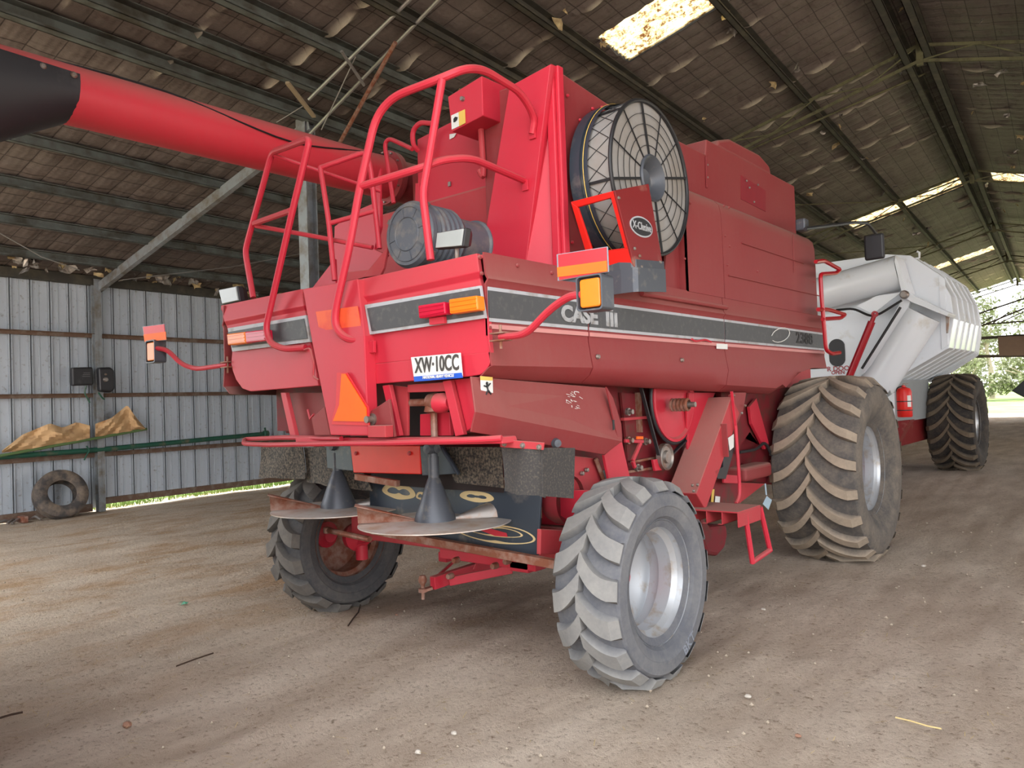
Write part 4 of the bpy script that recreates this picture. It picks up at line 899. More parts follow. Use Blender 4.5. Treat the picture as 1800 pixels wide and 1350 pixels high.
# trunk as a box: long axis from low point to high point in the side plane, 0.2 deep in x
lo_c = P(1224, 868, 'x', -2.62); hi_c = P(1286, 697, 'x', -2.62); ax_ = (hi_c-lo_c).normalized(); nrm = V((0, ax_.z, -ax_.y))
wd_ = .20; M_ = [lo_c, hi_c, hi_c+nrm*-0+nrm*wd_, lo_c+nrm*wd_]
mb = MB(); mb.prism([lo_c-ax_*.0, hi_c, hi_c+nrm*wd_, lo_c+nrm*wd_-ax_*.0], (-.24, 0, 0)); part(mb, 'elevator_trunk', REDD, .006, EL)
sidepx([(1284, 694), (1292, 690), (1312, 690), (1307, 720), (1296, 745), (1290, 750), (1286, 720)], -2.64, .02, 'elevator_gusset', REDS, .003, EL)
for q in ((1216, 853), (1225, 852), (1218, 863), (1289, 695), (1309, 713), (1303, 726)):
    mb = MB(); mb.lathe([(.001, .014), (.01, .012), (.012, 0)], P(*q, 'x', -2.615), (1, 0, 0), 8); part(mb, 'bolt', STEEL, 0, EL)
mb = MB(); mb.bar(P(1272, 745, 'x', -2.6), P(1276, 803, 'x', -2.6), .012, .05, (1, 0, 0)); part(mb, 'hanger_strap', REDS, .002, EL)
mb = MB(); mb.bar(P(1286, 688, 'x', -2.6), P(1293, 748, 'x', -2.6), .012, .02, (1, 0, 0)); mb.tube(corner(PL([(1293, 748), (1300, 850), (1300, 872), (1294, 885)], 'x', -2.6), .1), .014, 8); part(mb, 'long_rod', RED, 0, EL)
sidepx([(1282, 785), (1292, 770), (1291, 790), (1276, 842), (1262, 842), (1256, 828), (1272, 820), (1272, 806)], -2.62, .02, 'black_bracket', BLACK, .003)
sidepx([(1280, 770), (1290, 763), (1290, 786), (1283, 792)], -2.61, .003, 'white_sticker', WHITEP)
# lower front works
sidepx([(1256, 838), (1300, 842), (1298, 885), (1230, 890), (1250, 850)], -2.78, .05, 'lower_housing', REDSHADE, .004)
sidepx([(1273, 834), (1300, 836), (1300, 850), (1273, 849)], -2.70, .02, 'cross_strap', RED, .003)
sidepx([(1252, 860), (1256, 860), (1254, 886), (1250, 885)], -2.755, .003, 'yellow_sticker', YEL); sidepx([(1258, 872), (1266, 873), (1265, 884), (1257, 883)], -2.755, .003, 'white_sticker', WHITEP)
sidepx([(1300, 780), (1318, 755), (1350, 800), (1356, 812), (1350, 850), (1302, 846)], -2.9, .4, 'axle_housing', REDSHADE, .02)
mb = MB(); mb.box(P(1312, 848, 'x', -2.75), P(1357, 812, 'x', -2.75)+V((-.3, 0, 0))); part(mb, 'final_drive_case', REDS, .03, segs=3)
sidepx([(1300, 848), (1345, 850), (1300, 885)], -2.85, .03, 'axle_gusset', REDD, .003)
mb = MB(); mb.box((-2.95, 6.3, 1.0), (-2.9, 8.4, 1.7)); part(mb, 'wheel_arch_back', REDSHADE)
sidepx([(1330, 700), (1352, 780), (1345, 790), (1322, 745), (1318, 715)], -2.85, .03, 'axle_brace', RED, .004)
mb = MB(); mb.tube(corner(PL([(1300, 795), (1330, 790), (1345, 775), (1356, 800)], 'x', -2.83), .1), .014, 8); part(mb, 'hydraulic_hose', BLACK)
mb = MB(); mb.tube(PL([(1345, 850), (1347, 870)], 'x', -2.7), .007, 6); mb.prism(PL([(1341, 886), (1348, 872), (1357, 879), (1351, 896)], 'x', -2.7), (-.004, 0, 0)); part(mb, 'hanging_tag', simple('pale_blue_tag', lin(176, 200, 214), .5))
sidepx([(1232, 905), (1250, 925), (1278, 922), (1280, 940), (1276, 962), (1262, 978), (1245, 975), (1235, 950)], -2.9, .25, 'lower_cylinder', REDSHADE, .03)
# step
ST = empty('access_step', (-2.6, 5.8, .3), H_)
mb = MB(); z0 = .80
t0 = P(1230, 897, 'x', -2.75); t1 = P(1335, 895, 'x', -2.55)
ya, yb = 5.36, 6.42
ya, yb = 5.22, 5.62
mb.box((-2.80, ya, .80), (-2.31, yb, .812)); mb.box((-2.32, ya, .70), (-2.31, yb, .80))
for k in range(4): x = -2.80+k*.12; mb.box((x, ya, .71), (x+.008, yb, .80)); mb.box((x-.03, ya, .71), (x+.008, yb, .716))
part(mb, 'tread_plate', REDD, .002, ST)
mb = MB(); mb.tube([(-2.33, 5.38, .79), (-2.31, 5.43, .41)], .02, 8); mb.tube([(-2.33, 5.66, .79), (-2.31, 5.77, .44)], .02, 8); mb.tube([(-2.31, 5.43, .42), (-2.31, 5.77, .45)], .02, 8); part(mb, 'step_ladder', RED, 0, ST)
mb = MB(); mb.bar((-3.0, 5.5, .75), (-2.7, 5.45, .77), .05, .05); part(mb, 'step_arm', REDD, 0, ST)
# rubber flaps
def flap(pts, y, mat, name='rubber_flap', th=.008, ripple=.015):
    pl = PL(pts, 'y', y); mb = MB(); a, b, c_, d = pl; rows = []
    for i in range(9):
        t_ = i/8; l = a.lerp(d, t_); r = b.lerp(c_, t_); rows.append([l.lerp(r, j/12)+V((0, ripple*math.sin(j*.55+t_*2), (-.012*random.random() if i == 8 else 0))) for j in range(13)])
    mb.sheet(rows, (0, th, 0), smooth=True); return part(mb, name, mat)
F1 = flap([(881, 784), (951, 789), (955, 873), (884, 862)], 3.0, FLAPG)
mb = MB(); mb.prism(PL([(878, 772), (956, 778), (954, 791), (879, 786)], 'y', 2.985), (0, .01, 0)); part(mb, 'flap_strip', REDD, .002)
for q in ((887, 780), (919, 783), (948, 786)):
    mb = MB(); mb.lathe([(.001, -.012), (.012, -.01), (.016, 0)], P(*q, 'y', 2.985), (0, 1, 0), 8); part(mb, 'bolt', STEEL)
mb = MB(); a = P(953, 787, 'y', 3.0); mb.prism([a, a+V((0, .28, -.02)), a+V((0, .25, -.28)), P(955, 872, 'y', 3.0)], (-.008, 0, 0)); part(mb, 'rubber_flap', FLAPG)
flap([(459, 784), (530, 786), (534, 842), (452, 838)], 3.50, BLACKF); flap([(534, 786), (612, 786), (652, 862), (536, 846)], 3.53, BLACKF)
rearpoly([(660, 786), (880, 786), (884, 866), (780, 860), (650, 850)], 3.56, .01, 'cavity_shade_plate', DARK, 0)  # dark sheet standing for shade in the chopper cavity
rearpoly([(775, 786), (880, 786), (884, 858), (800, 848)], 3.52, .01, 'rubber_flap', BLACKF, 0)
# centre plates
rearpoly([(573, 784), (616, 784), (621, 828), (575, 823)], 3.44, .03, 'spinner_frame_plate', BLUEG, .003)
rearpoly([(615, 783), (738, 783), (740, 834), (621, 831)], 3.44, .03, 'spinner_housing', REDB, .006)
rearpoly([(738, 784), (775, 785), (805, 833), (742, 836)], 3.44, .03, 'spinner_frame_plate', BLUEG, .003)
mb = MB(); mb.tube(PL([(806, 834), (776, 787)], 'y', 3.42), .01, 8); mb.sheet([[P(775, 787, 'y', 3.42), P(806, 833, 'y', 3.42)], [P(772, 787, 'y', 3.52), P(790, 833, 'y', 3.52)]], (-.004, 0, 0)); part(mb, 'curved_guard', BLUEG)
for q in ((626, 797), (720, 797)):
    mb = MB(); mb.lathe([(.001, -.012), (.012, -.01), (.015, 0)], P(*q, 'y', 3.436), (0, 1, 0), 8); part(mb, 'bolt', REDD)
# straw spinners
def spinner(cx, cy, R, top_px, rot, label):
    zc = .93; S_ = empty('straw_spinner', (cx, cy, zc), H_); lab(S_, label)
    mb = MB(); mb.lathe([(.001, .008), (R*.5, .006), (R-.01, 0), (R, -.002), (R, -.008), (R-.02, -.006), (.001, 0)], (cx, cy, zc), (0, 0, 1), 64); part(mb, 'disc', DISCM, 0, S_, angle=25)
    mb = MB(); mb.lathe([(.13, .0), (.125, .03), (.04, .26), (.028, .28), (.028, .42), (.001, .42)], (cx, cy, zc), (0, 0, 1), 32); part(mb, 'cone', GUN, 0, S_, angle=30)
    mb = MB(); mb.lathe([(.034, .26), (.034, .40), (.001, .40)], (cx, cy, zc), (0, 0, 1), 20); mb.lathe([(.001, .52), (.02, .52), (.022, .38), (.001, .38)], (cx, cy, zc), (0, 0, 1), 14)
    mb.lathe([(.001, -.05), (.03, -.045), (.036, 0), (.03, .045), (.001, .05)], (cx, cy-.01, zc+.45), (0, 1, 0), 16); mb.lathe([(.001, -.045), (.028, -.04), (.028, .04), (.001, .045)], (cx, cy, zc+.45), (1, 0, 0), 16); part(mb, 'universal_joint', GUN, 0, S_, angle=30)
    for k in range(2):
        a = rot+k*math.pi; d = V((math.cos(a), math.sin(a), 0)); n = V((-d.y, d.x, 0)); rows = []
        for i in range(8):
            t_ = i/7; r = .12+(R-.12)*t_; h = .012+.12*t_; row = []
            for j in range(6):
                b = math.pi*.62*j/5; row.append(V((cx, cy, zc+.006))+d*r+n*(h*.75*(1-math.cos(b)))+V((0, 0, h*math.sin(b)*1.0)))
            rows.append(row)
        mb = MB(); mb.sheet(rows, (0, 0, .004), smooth=True); part(mb, 'throwing_blade', STEEL if k == 0 else RUST, 0, S_, angle=60)
c1 = P(765, 913, 'z', .94); c2 = P(595, 890, 'z', .94)
spinner(c1.x, c1.y, .475, None, R_(44), 'rusty bladed spinner disc nearer the grey front tyre'); spinner(c2.x, c2.y, .475, None, R_(50), 'rusty bladed spinner disc by the far wheel')
# black rear plate with ring marks, and channel below it
PY = 3.62
PTS = [(650, 849), (780, 846), (880, 858), (951, 872), (945, 977), (650, 931)]
mb = MB(); mb.prism(PL(PTS, 'y', PY), (0, .015, 0)); BP = part(mb, 'black_plate', BLUEG, .003)
def ringmark(cx, cy, rx, ry, wd, tilt=0, wob=.1):
    pts = []
    for a in np.linspace(0, 2*math.pi, 40, endpoint=False):
        f = 1+wob*math.sin(2*a+1)+wob*.5*math.sin(5*a); x = rx*math.cos(a)*f; y = ry*math.sin(a)*f; pts.append((cx+x*math.cos(tilt)-y*math.sin(tilt), cy+x*math.sin(tilt)+y*math.cos(tilt)))
    o = [P(*p, 'y', PY-.002) for p in pts]; c = P(cx, cy, 'y', PY-.002); i_ = [p+(c-p).normalized()*min(wd, (c-p).length*.8) for p in o]
    n = len(o); vs = o+i_; mb = MB(); mb.add(vs+[v+V((0, .002, 0)) for v in vs], [(k, (k+1) % n, n+(k+1) % n, n+k) for k in range(n)]+[(2*n+k, 3*n+k, 3*n+(k+1) % n, 2*n+(k+1) % n) for k in range(n)]+[(k, 2*n+k, 2*n+(k+1) % n, (k+1) % n) for k in range(n)]+[(n+k, n+(k+1) % n, 3*n+(k+1) % n, 3*n+k) for k in range(n)])
    part(mb, 'paint_ring', CREAM, 0, BP)
ringmark(701, 864, 28, 14, .055, .15, .06); ringmark(838, 873, 29, 10, .06, .1, .04); ringmark(742, 872, 10, 8, .02); ringmark(872, 938, 68, 17, .018, .13, .03); ringmark(868, 934, 50, 9, .016, .13, .03)
mb = MB(); mb.prism(PL([(836, 929), (850, 926), (890, 937), (892, 944), (870, 942)], 'y', PY-.004), (0, .003, 0)); part(mb, 'torn_red_patch', RED, 0, BP)
mb = MB(); mb.bar(P(655, 932, 'y', 3.58), P(1012, 998, 'y', 3.50), .05, .05); part(mb, 'rusty_channel', RUST, .004)
mb = MB(); mb.box((-4.6, 3.66, 1.12), (-2.9, 3.70, 1.16)); part(mb, 'lower_frame', RUST, .004)
mb = MB(); mb.bar(P(626, 838, 'y', 3.4), P(700, 850, 'y', 3.4), .03, .04); part(mb, 'rust_bar', RUST)
# axle
mb = MB(); mb.box((-4.95, 3.86, .62), (-2.85, 4.12, .86)); part(mb, 'rear_axle', REDD, .012)
sidepx([(951, 930), (1016, 933), (1016, 972), (950, 975)], -2.82, .03, 'axle_end', REDD, .004)
mb = MB(); a0 = P(951, 930, 'y', 3.83); b0 = P(1012, 975, 'y', 3.83); mb.box((a0.x, 3.80, b0.z), (b0.x, 3.85, a0.z)); AXP = part(mb, 'axle_plate', REDD, .004)
mb = MB()
for i in range(3):
    for j in range(2): mb.lathe([(.001, -.003), (.011, -.003), (.011, .001)], V((a0.x+.05+i*.045, 3.80, b0.z+.045+j*(a0.z-b0.z-.09))), (0, 1, 0), 12)
part(mb, 'holes', DARK, 0, AXP)
mb = MB(); mb.lathe([(.001, -.05), (.13, -.05), (.15, .0), (.15, .08)], P(985, 878, 'x', -2.85), (1, 0, 0), 28); part(mb, 'fan_housing', REDSHADE)
rearpoly([(952, 860), (1040, 862), (1045, 925), (952, 922)], 3.9, .02, 'fan_shroud', RED, .004)
# hitch
mb = MB(); hz = .42
h0 = P(760, 1025, 'y', 3.75); h1 = P(882, 985, 'y', 4.5)
mb.bar(h0, h1, .05, .09); HB = part(mb, 'drawbar', RED, .006)
mb = MB(); mb.bar(P(790, 1022, 'y', 3.85), P(900, 1000, 'y', 4.1), .03, .06); part(mb, 'drawbar_side', RED, .004)
mb = MB(); mb.bar(P(772, 1010, 'y', 4.1), P(800, 985, 'y', 4.3), .012, .02); mb.bar(P(833, 1002, 'y', 4.0), P(845, 975, 'y', 4.1), .01, .02); part(mb, 'drawbar_stay', RED)
mb = MB(); b0 = P(743, 1028, 'y', 3.7); mb.lathe([(.001, .05), (.02, .045), (.03, .02), (.028, -.0), (.014, -.02), (.014, -.04), (.03, -.045), (.03, -.07), (.012, -.075), (.012, -.12), (.001, -.12)], b0+V((0, 0, .02)), (0, 0, 1), 20); mb.bar(b0+V((0, 0, -.04)), h0+V((0, 0, -.03)), .06, .018); part(mb, 'tow_ball', RUST)
mb = MB(); mb.box(P(770, 970, 'y', 4.3), P(800, 985, 'y', 4.4)); mb.box(P(895, 985, 'y', 4.0), P(945, 1003, 'y', 4.1)); mb.box((-4.1, 4.0, .52), (-3.2, 4.12, .62)); part(mb, 'axle_bracket', RED, .006)
for q in ((800, 985), (790, 1013), (868, 995), (890, 987)):
    mb = MB(); mb.lathe([(.001, -.02), (.018, -.018), (.022, 0), (.022, .03)], P(*q, 'y', 3.82), (0, 1, 0), 12); part(mb, 'bolt', RUST)
# wheels
def wheel(name, c, R, W, rr, nl, lw, lh, sw, tm, side, depth, label, rimmat=SILVER, hub=True, root=None, sgn=1, square=.47):
    Wn = empty(name, c, root or H_)
    if label: lab(Wn, label)
    tyre_mesh(c, R, W, rr, nl, lw, lh, sw, tm, Wn, sgn=sgn, square=square)
    r_, dz = rim_mesh(c, rr, W, side, depth, rimmat, Wn)
    if hub:
        mb = MB(); mb.lathe([(.001, (dz+.03)*side), (.06, (dz+.03)*side), (.075, (dz+.0)*side), (.11, (dz-.02)*side), (.11, (dz-.06)*side)], c, (1, 0, 0), 20)
        part(mb, 'hub', RED, 0, Wn)
    return Wn
RW = wheel('rear_wheel', (-2.42, 3.97, .575), .605, .42, .345, 17, .108, .042, .26, TYRE_R, 1, .26, 'grey lugged steering tyre nearest the camera, silver rim')
LW = wheel('rear_wheel', (-5.32, 4.02, .575), .605, .42, .345, 17, .108, .042, .26, TYRE_L, 1, .30, 'darker steering tyre on the far side, seen from inside', RUST, True)
text('tyre_lettering', 'BKT', V((-2.205, 3.97+math.cos(-1.05)*.47, .575+math.sin(-1.05)*.47)), (0, math.cos(.52), math.sin(.52)), (0, -math.sin(.52), math.cos(.52)), .085, GREYB, RW, bold=.001, sx=1)
FW = wheel('drive_wheel', (-2.46, 8.0, .88), .92, .78, .44, 20, .085, .052, .36, TYRE_F, 1, .26, 'tall chevron-lugged drive tyre with silver rim', sgn=1, square=.475)
wheel('drive_wheel', (-5.3, 8.0, .88), .92, .78, .44, 20, .085, .052, .36, TYRE_F, -1, .26, None)
mb = MB(); mb.box((-5.0, 7.8, .7), (-2.8, 8.2, 1.0)); part(mb, 'front_axle', REDS, .02)
# steering knuckle at the far wheel
mb = MB(); mb.lathe([(.001, -.08), (.10, -.07), (.12, .0), (.07, .10), (.001, .12)], (-5.05, 4.0, .60), (1, 0, .1), 20); mb.tube([(-5.0, 4.0, .85), (-5.0, 4.0, .42)], .05, 14); mb.bar((-5.0, 4.0, .62), (-4.8, 4.0, .70), .14, .16); part(mb, 'steering_knuckle', RED)
mb = MB(); mb.tube([P(575, 932, 'y', 3.75), P(650, 948, 'y', 3.7)], .022, 10); mb.lathe([(.001, -.03), (.03, -.02), (.03, .02), (.001, .03)], P(575, 932, 'y', 3.75), (0, 0, 1), 14); part(mb, 'tie_rod', RUST)

# ================================================================ THE WHITE CHASER BIN
CX0, CX1, CY0, CY1 = -5.9, -2.42, 14.5, 19.3; CC = (CX0+CX1)/2
CB_ = thing('chaser_bin', 'large white grain cart with folded white auger parked beyond the red harvester', 'grain cart', (CC, 16.5, 0))
def cpart(mb, name, mat, bevel=0, parent=None, **k): return mb.build(name, mat, parent or CB_, bevel, **k)
CC = -4.25
half = [(.75, 4.0), (1.13, 3.92), (1.55, 3.54), (1.71, 3.16), (1.74, 2.77), (1.645, 2.29), (.95, 1.90), (.6, 1.72)]
ring = [(CC+x, z) for x, z in half]+[(CC-x, z) for x, z in reversed(half)]
def ringat(y, k, kz=1): return [V((CC+(x-CC)*k, y, 2.6+(z-2.6)*kz)) for x, z in ring]
sec = [ringat(14.5, 1), ringat(17.0, 1), ringat(19.6, .78, .92)]; n = len(ring)
mb = MB(); mb.add([p for r in sec for p in r], [tuple(range(n)), tuple(reversed(range(2*n, 3*n)))]+[(i*n+(j+1) % n, i*n+j, (i+1)*n+j, (i+1)*n+(j+1) % n) for i in range(2) for j in range(n)])
for j in range(1, 7):
    for y in np.arange(14.95, 19.5, .5):
        def at_(i):
            x, z = half[i]; k = 0 if y < 17 else (y-17)/2.6
            return V((CC+x*(1-.22*k)+.004, y, 2.6+(z-2.6)*(1-.08*k)))
        mb.bar(at_(j), at_(j+1), .03, .03, (0, 1, 0))
BODY = cpart(mb, 'bin_body', WHITE, .012)
# front face corner panel
mb = MB(); mb.prism(PL([(1650, 482), (1661, 490), (1667, 606), (1655, 615)], 'y', CY0-.03), (0, .03, 0)); cpart(mb, 'corner_panel', WHITE, .004, BODY)
# folded auger: upper length across, lower length up from the sump, joined at a flanged knuckle
AG = empty('folding_auger', (CC, CY0-.3, 2), CB_)
ya = CY0-.35
u0 = P(1448, 512, 'y', ya); u1 = P(1582, 478, 'y', ya); l0 = P(1530, 695, 'y', ya); l1 = P(1622, 552, 'y', ya)
mb = MB(); mb.tube([u0-V((1.2, 0, .22)), u1], .29, 32); cpart(mb, 'upper_auger_tube', WHITE, 0, AG)
mb = MB(); mb.tube([l0-(l1-l0).normalized()*.6, l1], .29, 32); cpart(mb, 'lower_auger_tube', WHITE, 0, AG)
mb = MB(); mb.prism(PL([(1574, 449), (1594, 512), (1590, 522), (1585, 515), (1572, 460)], 'y', ya-.3), (0, .6, 0)); cpart(mb, 'upper_flange', WHITE, .004, AG)
mb = MB(); mb.prism(PL([(1586, 520), (1594, 514), (1668, 550), (1664, 556), (1600, 530)], 'y', ya-.3), (0, .6, 0)); cpart(mb, 'lower_flange', WHITE, .004, AG)
mb = MB(); mb.lathe([(.001, -.06), (.05, -.06), (.07, -.03), (.07, .03)], P(1590, 518, 'y', ya-.32), (0, 1, 0), 18); cpart(mb, 'hinge_pin', STEEL, 0, AG)
mb = MB(); mb.prism(PL([(1540, 520), (1586, 513), (1560, 532), (1543, 545), (1535, 553), (1506, 538)], 'y', ya-.28), (0, .02, 0)); cpart(mb, 'auger_gusset', WHITE, .003, AG)
mb = MB(); mb.prism(PL([(1586, 525), (1600, 530), (1580, 585), (1520, 655), (1512, 660)], 'y', ya-.2), (0, .1, 0)); cpart(mb, 'lower_gusset', WHITE, .003, AG)
mb = MB(); mb.prism(PL([(1662, 552), (1669, 556), (1666, 585), (1663, 586)], 'y', ya-.1), (0, .06, 0)); cpart(mb, 'latch_hook', STEEL, .003, AG)
mb = MB(); mb.tube(corner(PL([(1470, 545), (1500, 542), (1530, 556), (1545, 553), (1585, 528)], 'y', ya-.33), .1), .02, 8); mb.tube(PL([(1583, 540), (1515, 648)], 'y', ya-.33), .022, 8); cpart(mb, 'hydraulic_hose', WIRE, 0, AG)
ra = P(1493, 662, 'y', ya-.45); rb = P(1538, 552, 'y', ya-.45)
mb = MB(); mb.tube([ra, ra.lerp(rb, .88)], .06, 16); mb.tube([ra.lerp(rb, .85), rb], .035, 12); mb.lathe([(.02, -.03), (.05, -.03), (.05, .03), (.02, .03)], rb, (0, 1, 0), 16); cpart(mb, 'hydraulic_ram', HITCH, 0, AG)
mb = MB(); pts = PL([(1538+0, 552), (1538, 552)], 'y', ya); w_ = []
cw = P(1471, 620, 'y', CY0-.02)
for k in range(24):
    a = 2*math.pi*k/24; r = .14; w_.append(cw+V((r*math.cos(a), 0, .11*(1 if math.sin(a) > 0 else -1)*(abs(math.sin(a)) > .01)+r*math.sin(a))))
mb = MB(); mb.prism(w_, (0, .015, 0)); cpart(mb, 'inspection_window', BLACK, 0, BODY)
text('door_lettering', 'R DOOR', P(1477, 648, 'y', CY0-.01), (1, 0, 0), (0, 0, 1), .12, HITCH, BODY, bold=.003); text('door_lettering', 'OPEN', P(1473, 655, 'y', CY0-.01), (1, 0, 0), (0, 0, 1), .09, HITCH, BODY, bold=.003)
mb = MB(); mb.tube(PL([(1608, 455), (1616, 453), (1616, 444), (1612, 442)], 'y', CY0+.2), .02, 8); cpart(mb, 'lid_hook', WHITE)
# chassis
mb = MB(); mb.box((-4.6, 13.3, .62), (-3.5, 19.0, 1.05)); cpart(mb, 'chassis', MAROON, .01)
mb = MB(); mb.box((-4.9, 14.0, 1.05), (-3.42, 16.9, 1.80)); cpart(mb, 'sump', simple('pale_grey_panel', lin(150, 154, 154), .45), .01)
mb = MB(); mb.prism(PL([(1557, 700), (1572, 690), (1573, 738), (1562, 745)], 'y', 13.2), (0, .05, 0)); cpart(mb, 'sump_leg', WHITE, .004)
mb = MB(); mb.prism(PL([(1560, 742), (1600, 738), (1570, 790), (1560, 770)], 'y', 13.2), (0, .3, 0)); cpart(mb, 'drawbar_frame', MAROON, .004)
mb = MB(); mb.box((-5.6, 17.2, .75), (-2.8, 17.5, 1.0)); cpart(mb, 'cart_axle', MAROON, .01)
wheel('cart_wheel', (-3.03, 17.4, .93), .97, .80, .45, 22, .085, .05, .38, TYRE_C, 1, .26, None, root=CB_, square=.475)
wheel('cart_wheel', (-5.55, 17.4, .93), .97, .80, .45, 22, .085, .05, .38, TYRE_C, -1, .26, None, root=CB_, square=.475)
# fire extinguisher strapped to the cart
FX = P(1591, 733, 'y', 13.3)
X_ = thing('fire_extinguisher', 'red fire extinguisher strapped beside the wheel of the white grain cart', 'fire extinguisher', FX)
mb = MB(); mb.lathe([(.001, 0), (.10, 0), (.11, .015), (.11, .40), (.09, .45), (.03, .475), (.03, .50), (.001, .50)], FX, (0, 0, 1), 28); mb.build('cylinder_body', REDB, X_, angle=35)
mb = MB(); mb.lathe([(.113, 0), (.113, .015)], FX+V((0, 0, .10)), (0, 0, 1), 28); mb.lathe([(.113, 0), (.113, .015)], FX+V((0, 0, .24)), (0, 0, 1), 28); mb.box(FX+V((-.11, .05, .235)), FX+V((-.08, .10, .26))); mb.build('strap', WIRE, X_)
mb = MB(); mb.box(FX+V((-.02, -.02, .49)), FX+V((.05, .02, .505))); mb.box(FX+V((-.015, -.015, .52)), FX+V((.07, .015, .53))); mb.tube([FX+V((0, 0, .49)), FX+V((0, 0, .53))], .012, 8); mb.build('trigger', STEEL, X_)
mb = MB(); mb.tube(corner([FX+V((-.03, 0, .49)), FX+V((-.10, -.02, .46)), FX+V((-.10, -.02, .12))], .04), .01, 8); mb.build('hose', WIRE, X_)
mb = MB(); a = []
for k in range(7): t_ = .35+k*.1; a.append(FX+V((math.cos(t_-1.3)*.1115, math.sin(t_-1.3)*.1115, 0)))
mb.sheet([[p+V((0, 0, .16)) for p in a], [p+V((0, 0, .34)) for p in a]], (.0, -.001, 0)); lab(mb.build('paper_label', WHITEP, X_), 'white paper label')

# ================================================================ THINGS ALONG THE LEFT WALL
WX = EX+.09
def plain_tyre(name, c, R, r, W, axis, label, tilt):
    prof = [(r, -W*.4), (r+.02, -W*.46), (r+(R-r)*.5, -W*.52), (R-.03, -W*.46), (R, -W*.36), (R, -W*.12), (R-.012, -W*.11), (R-.012, -W*.08), (R, -W*.07), (R, W*.07), (R-.012, W*.08), (R-.012, W*.11), (R, W*.12), (R, W*.36), (R-.03, W*.46), (r+(R-r)*.5, W*.52), (r+.02, W*.46), (r, W*.4)]
    mb = MB(); mb.lathe(prof, c, axis, 56); 
    mb.lathe([(r+.006, -W*.4), (R-.05, -W*.42), (R-.025, 0), (R-.05, W*.42), (r+.006, W*.4)], c, axis, 56)
    o = mb.build(name, simple('old_tyre_rubber', lin(66, 62, 60), .85, dust=.4, dcol=lin(128, 112, 96), scale=5, bmp=.3, bscale=40), angle=30); tag(o, label, 'tyre'); return o
tc_ = P(110, 871, 'x', -13.55, True); 
plain_tyre('old_tyre', MS @ V((-13.62, tc_.y, .385)), .405, .215, .25, MS.to_3x3() @ V((.92, -.12, .34)), 'worn black tyre without a rim leaning against the tin wall', 0)
# black canisters behind the post
def can(pts, x, th, name, label, rnd=.03):
    mb = MB(); mb.prism(PL(pts, 'x', x, True), (-th, 0, 0)); o = mb.build(name, BLACK, None, rnd, shed=True, segs=3); return o
o = tag(can([(127, 646), (164, 645), (165, 677), (128, 678)], WX+.17, .12, 'black_box', ''), 'flat black plastic box hung on the wall on the near side of the steel post', 'box')
mb = MB(); p = P(150, 660, 'x', WX+.175, True)
for k in range(3): mb.box((p.x, p.y-.05+k*.01, p.z-.02+k*.03), (p.x+.003, p.y+.08, p.z-.012+k*.03))
mb.build('faded_print', simple('faded_print_grey', lin(110, 110, 112), .7), o, shed=True)
o = tag(can([(174, 646), (196, 645), (202, 651), (203, 684), (196, 690), (176, 688)], WX+.19, .16, 'black_canister', '', .04), 'rounded black fuel canister with a silver cap hung right of the steel post', 'canister')
mb = MB(); p = P(186, 667, 'x', WX+.2, True); mb.lathe([(.001, .03), (.03, .028), (.04, .01), (.045, -.01)], p, (1, 0, 0), 20); mb.lathe([(.001, .02), (.016, .018), (.02, -.01)], p+V((0, 0, .09)), (1, 0, 0), 14); mb.build('cap', STEEL, o, shed=True)
for q, nm in (([(152, 678), (148, 690), (158, 708)], 'green strap hanging below the flat black box'), ([(173, 690), (180, 700), (184, 702)], 'green strap hanging below the rounded canister')):
    mb = MB(); mb.tube(corner(PL(q, 'x', WX+.18, True), .05), .014, 6); tag(mb.build('green_strap', GREEN, shed=True), nm, 'strap')
# green tubes on the girt, and canvas
zt = 1.06
mb = MB(); a = P(-40, 800, 'x', WX+.06, True); b = P(467, 756, 'x', WX+.06, True)
mb.tube([V((a.x, P(175, 784, 'x', WX+.06, True).y-3.2, a.z*0+1.065)), V((a.x, P(175, 780, 'x', WX+.06, True).y, 1.075)), V((a.x, b.y, 1.17))], .045, 14); mb.lathe([(.045, -.06), (.065, -.05), (.065, .05), (.045, .06)], V((a.x, b.y, 1.17)), (0, 1, 0), 16); mb.bar(V((a.x, b.y, 1.17)), V((a.x, b.y-.02, 1.30)), .03, .03)
tag(mb.build('green_auger_pipe', GREEN, shed=True), 'long dark green steel pipe lying on the wall rail', 'pipe')
mb = MB(); mb.tube([P(258, 754, 'x', WX+.12, True), P(100, 783, 'x', WX+.14, True), P(-10, 803, 'x', WX+.16, True)], .025, 10); tag(mb.build('green_pole', simple('light_green_paint', lin(92, 118, 72), .6), shed=True), 'thin light green pole along the lower edge of the tan canvas', 'pole')
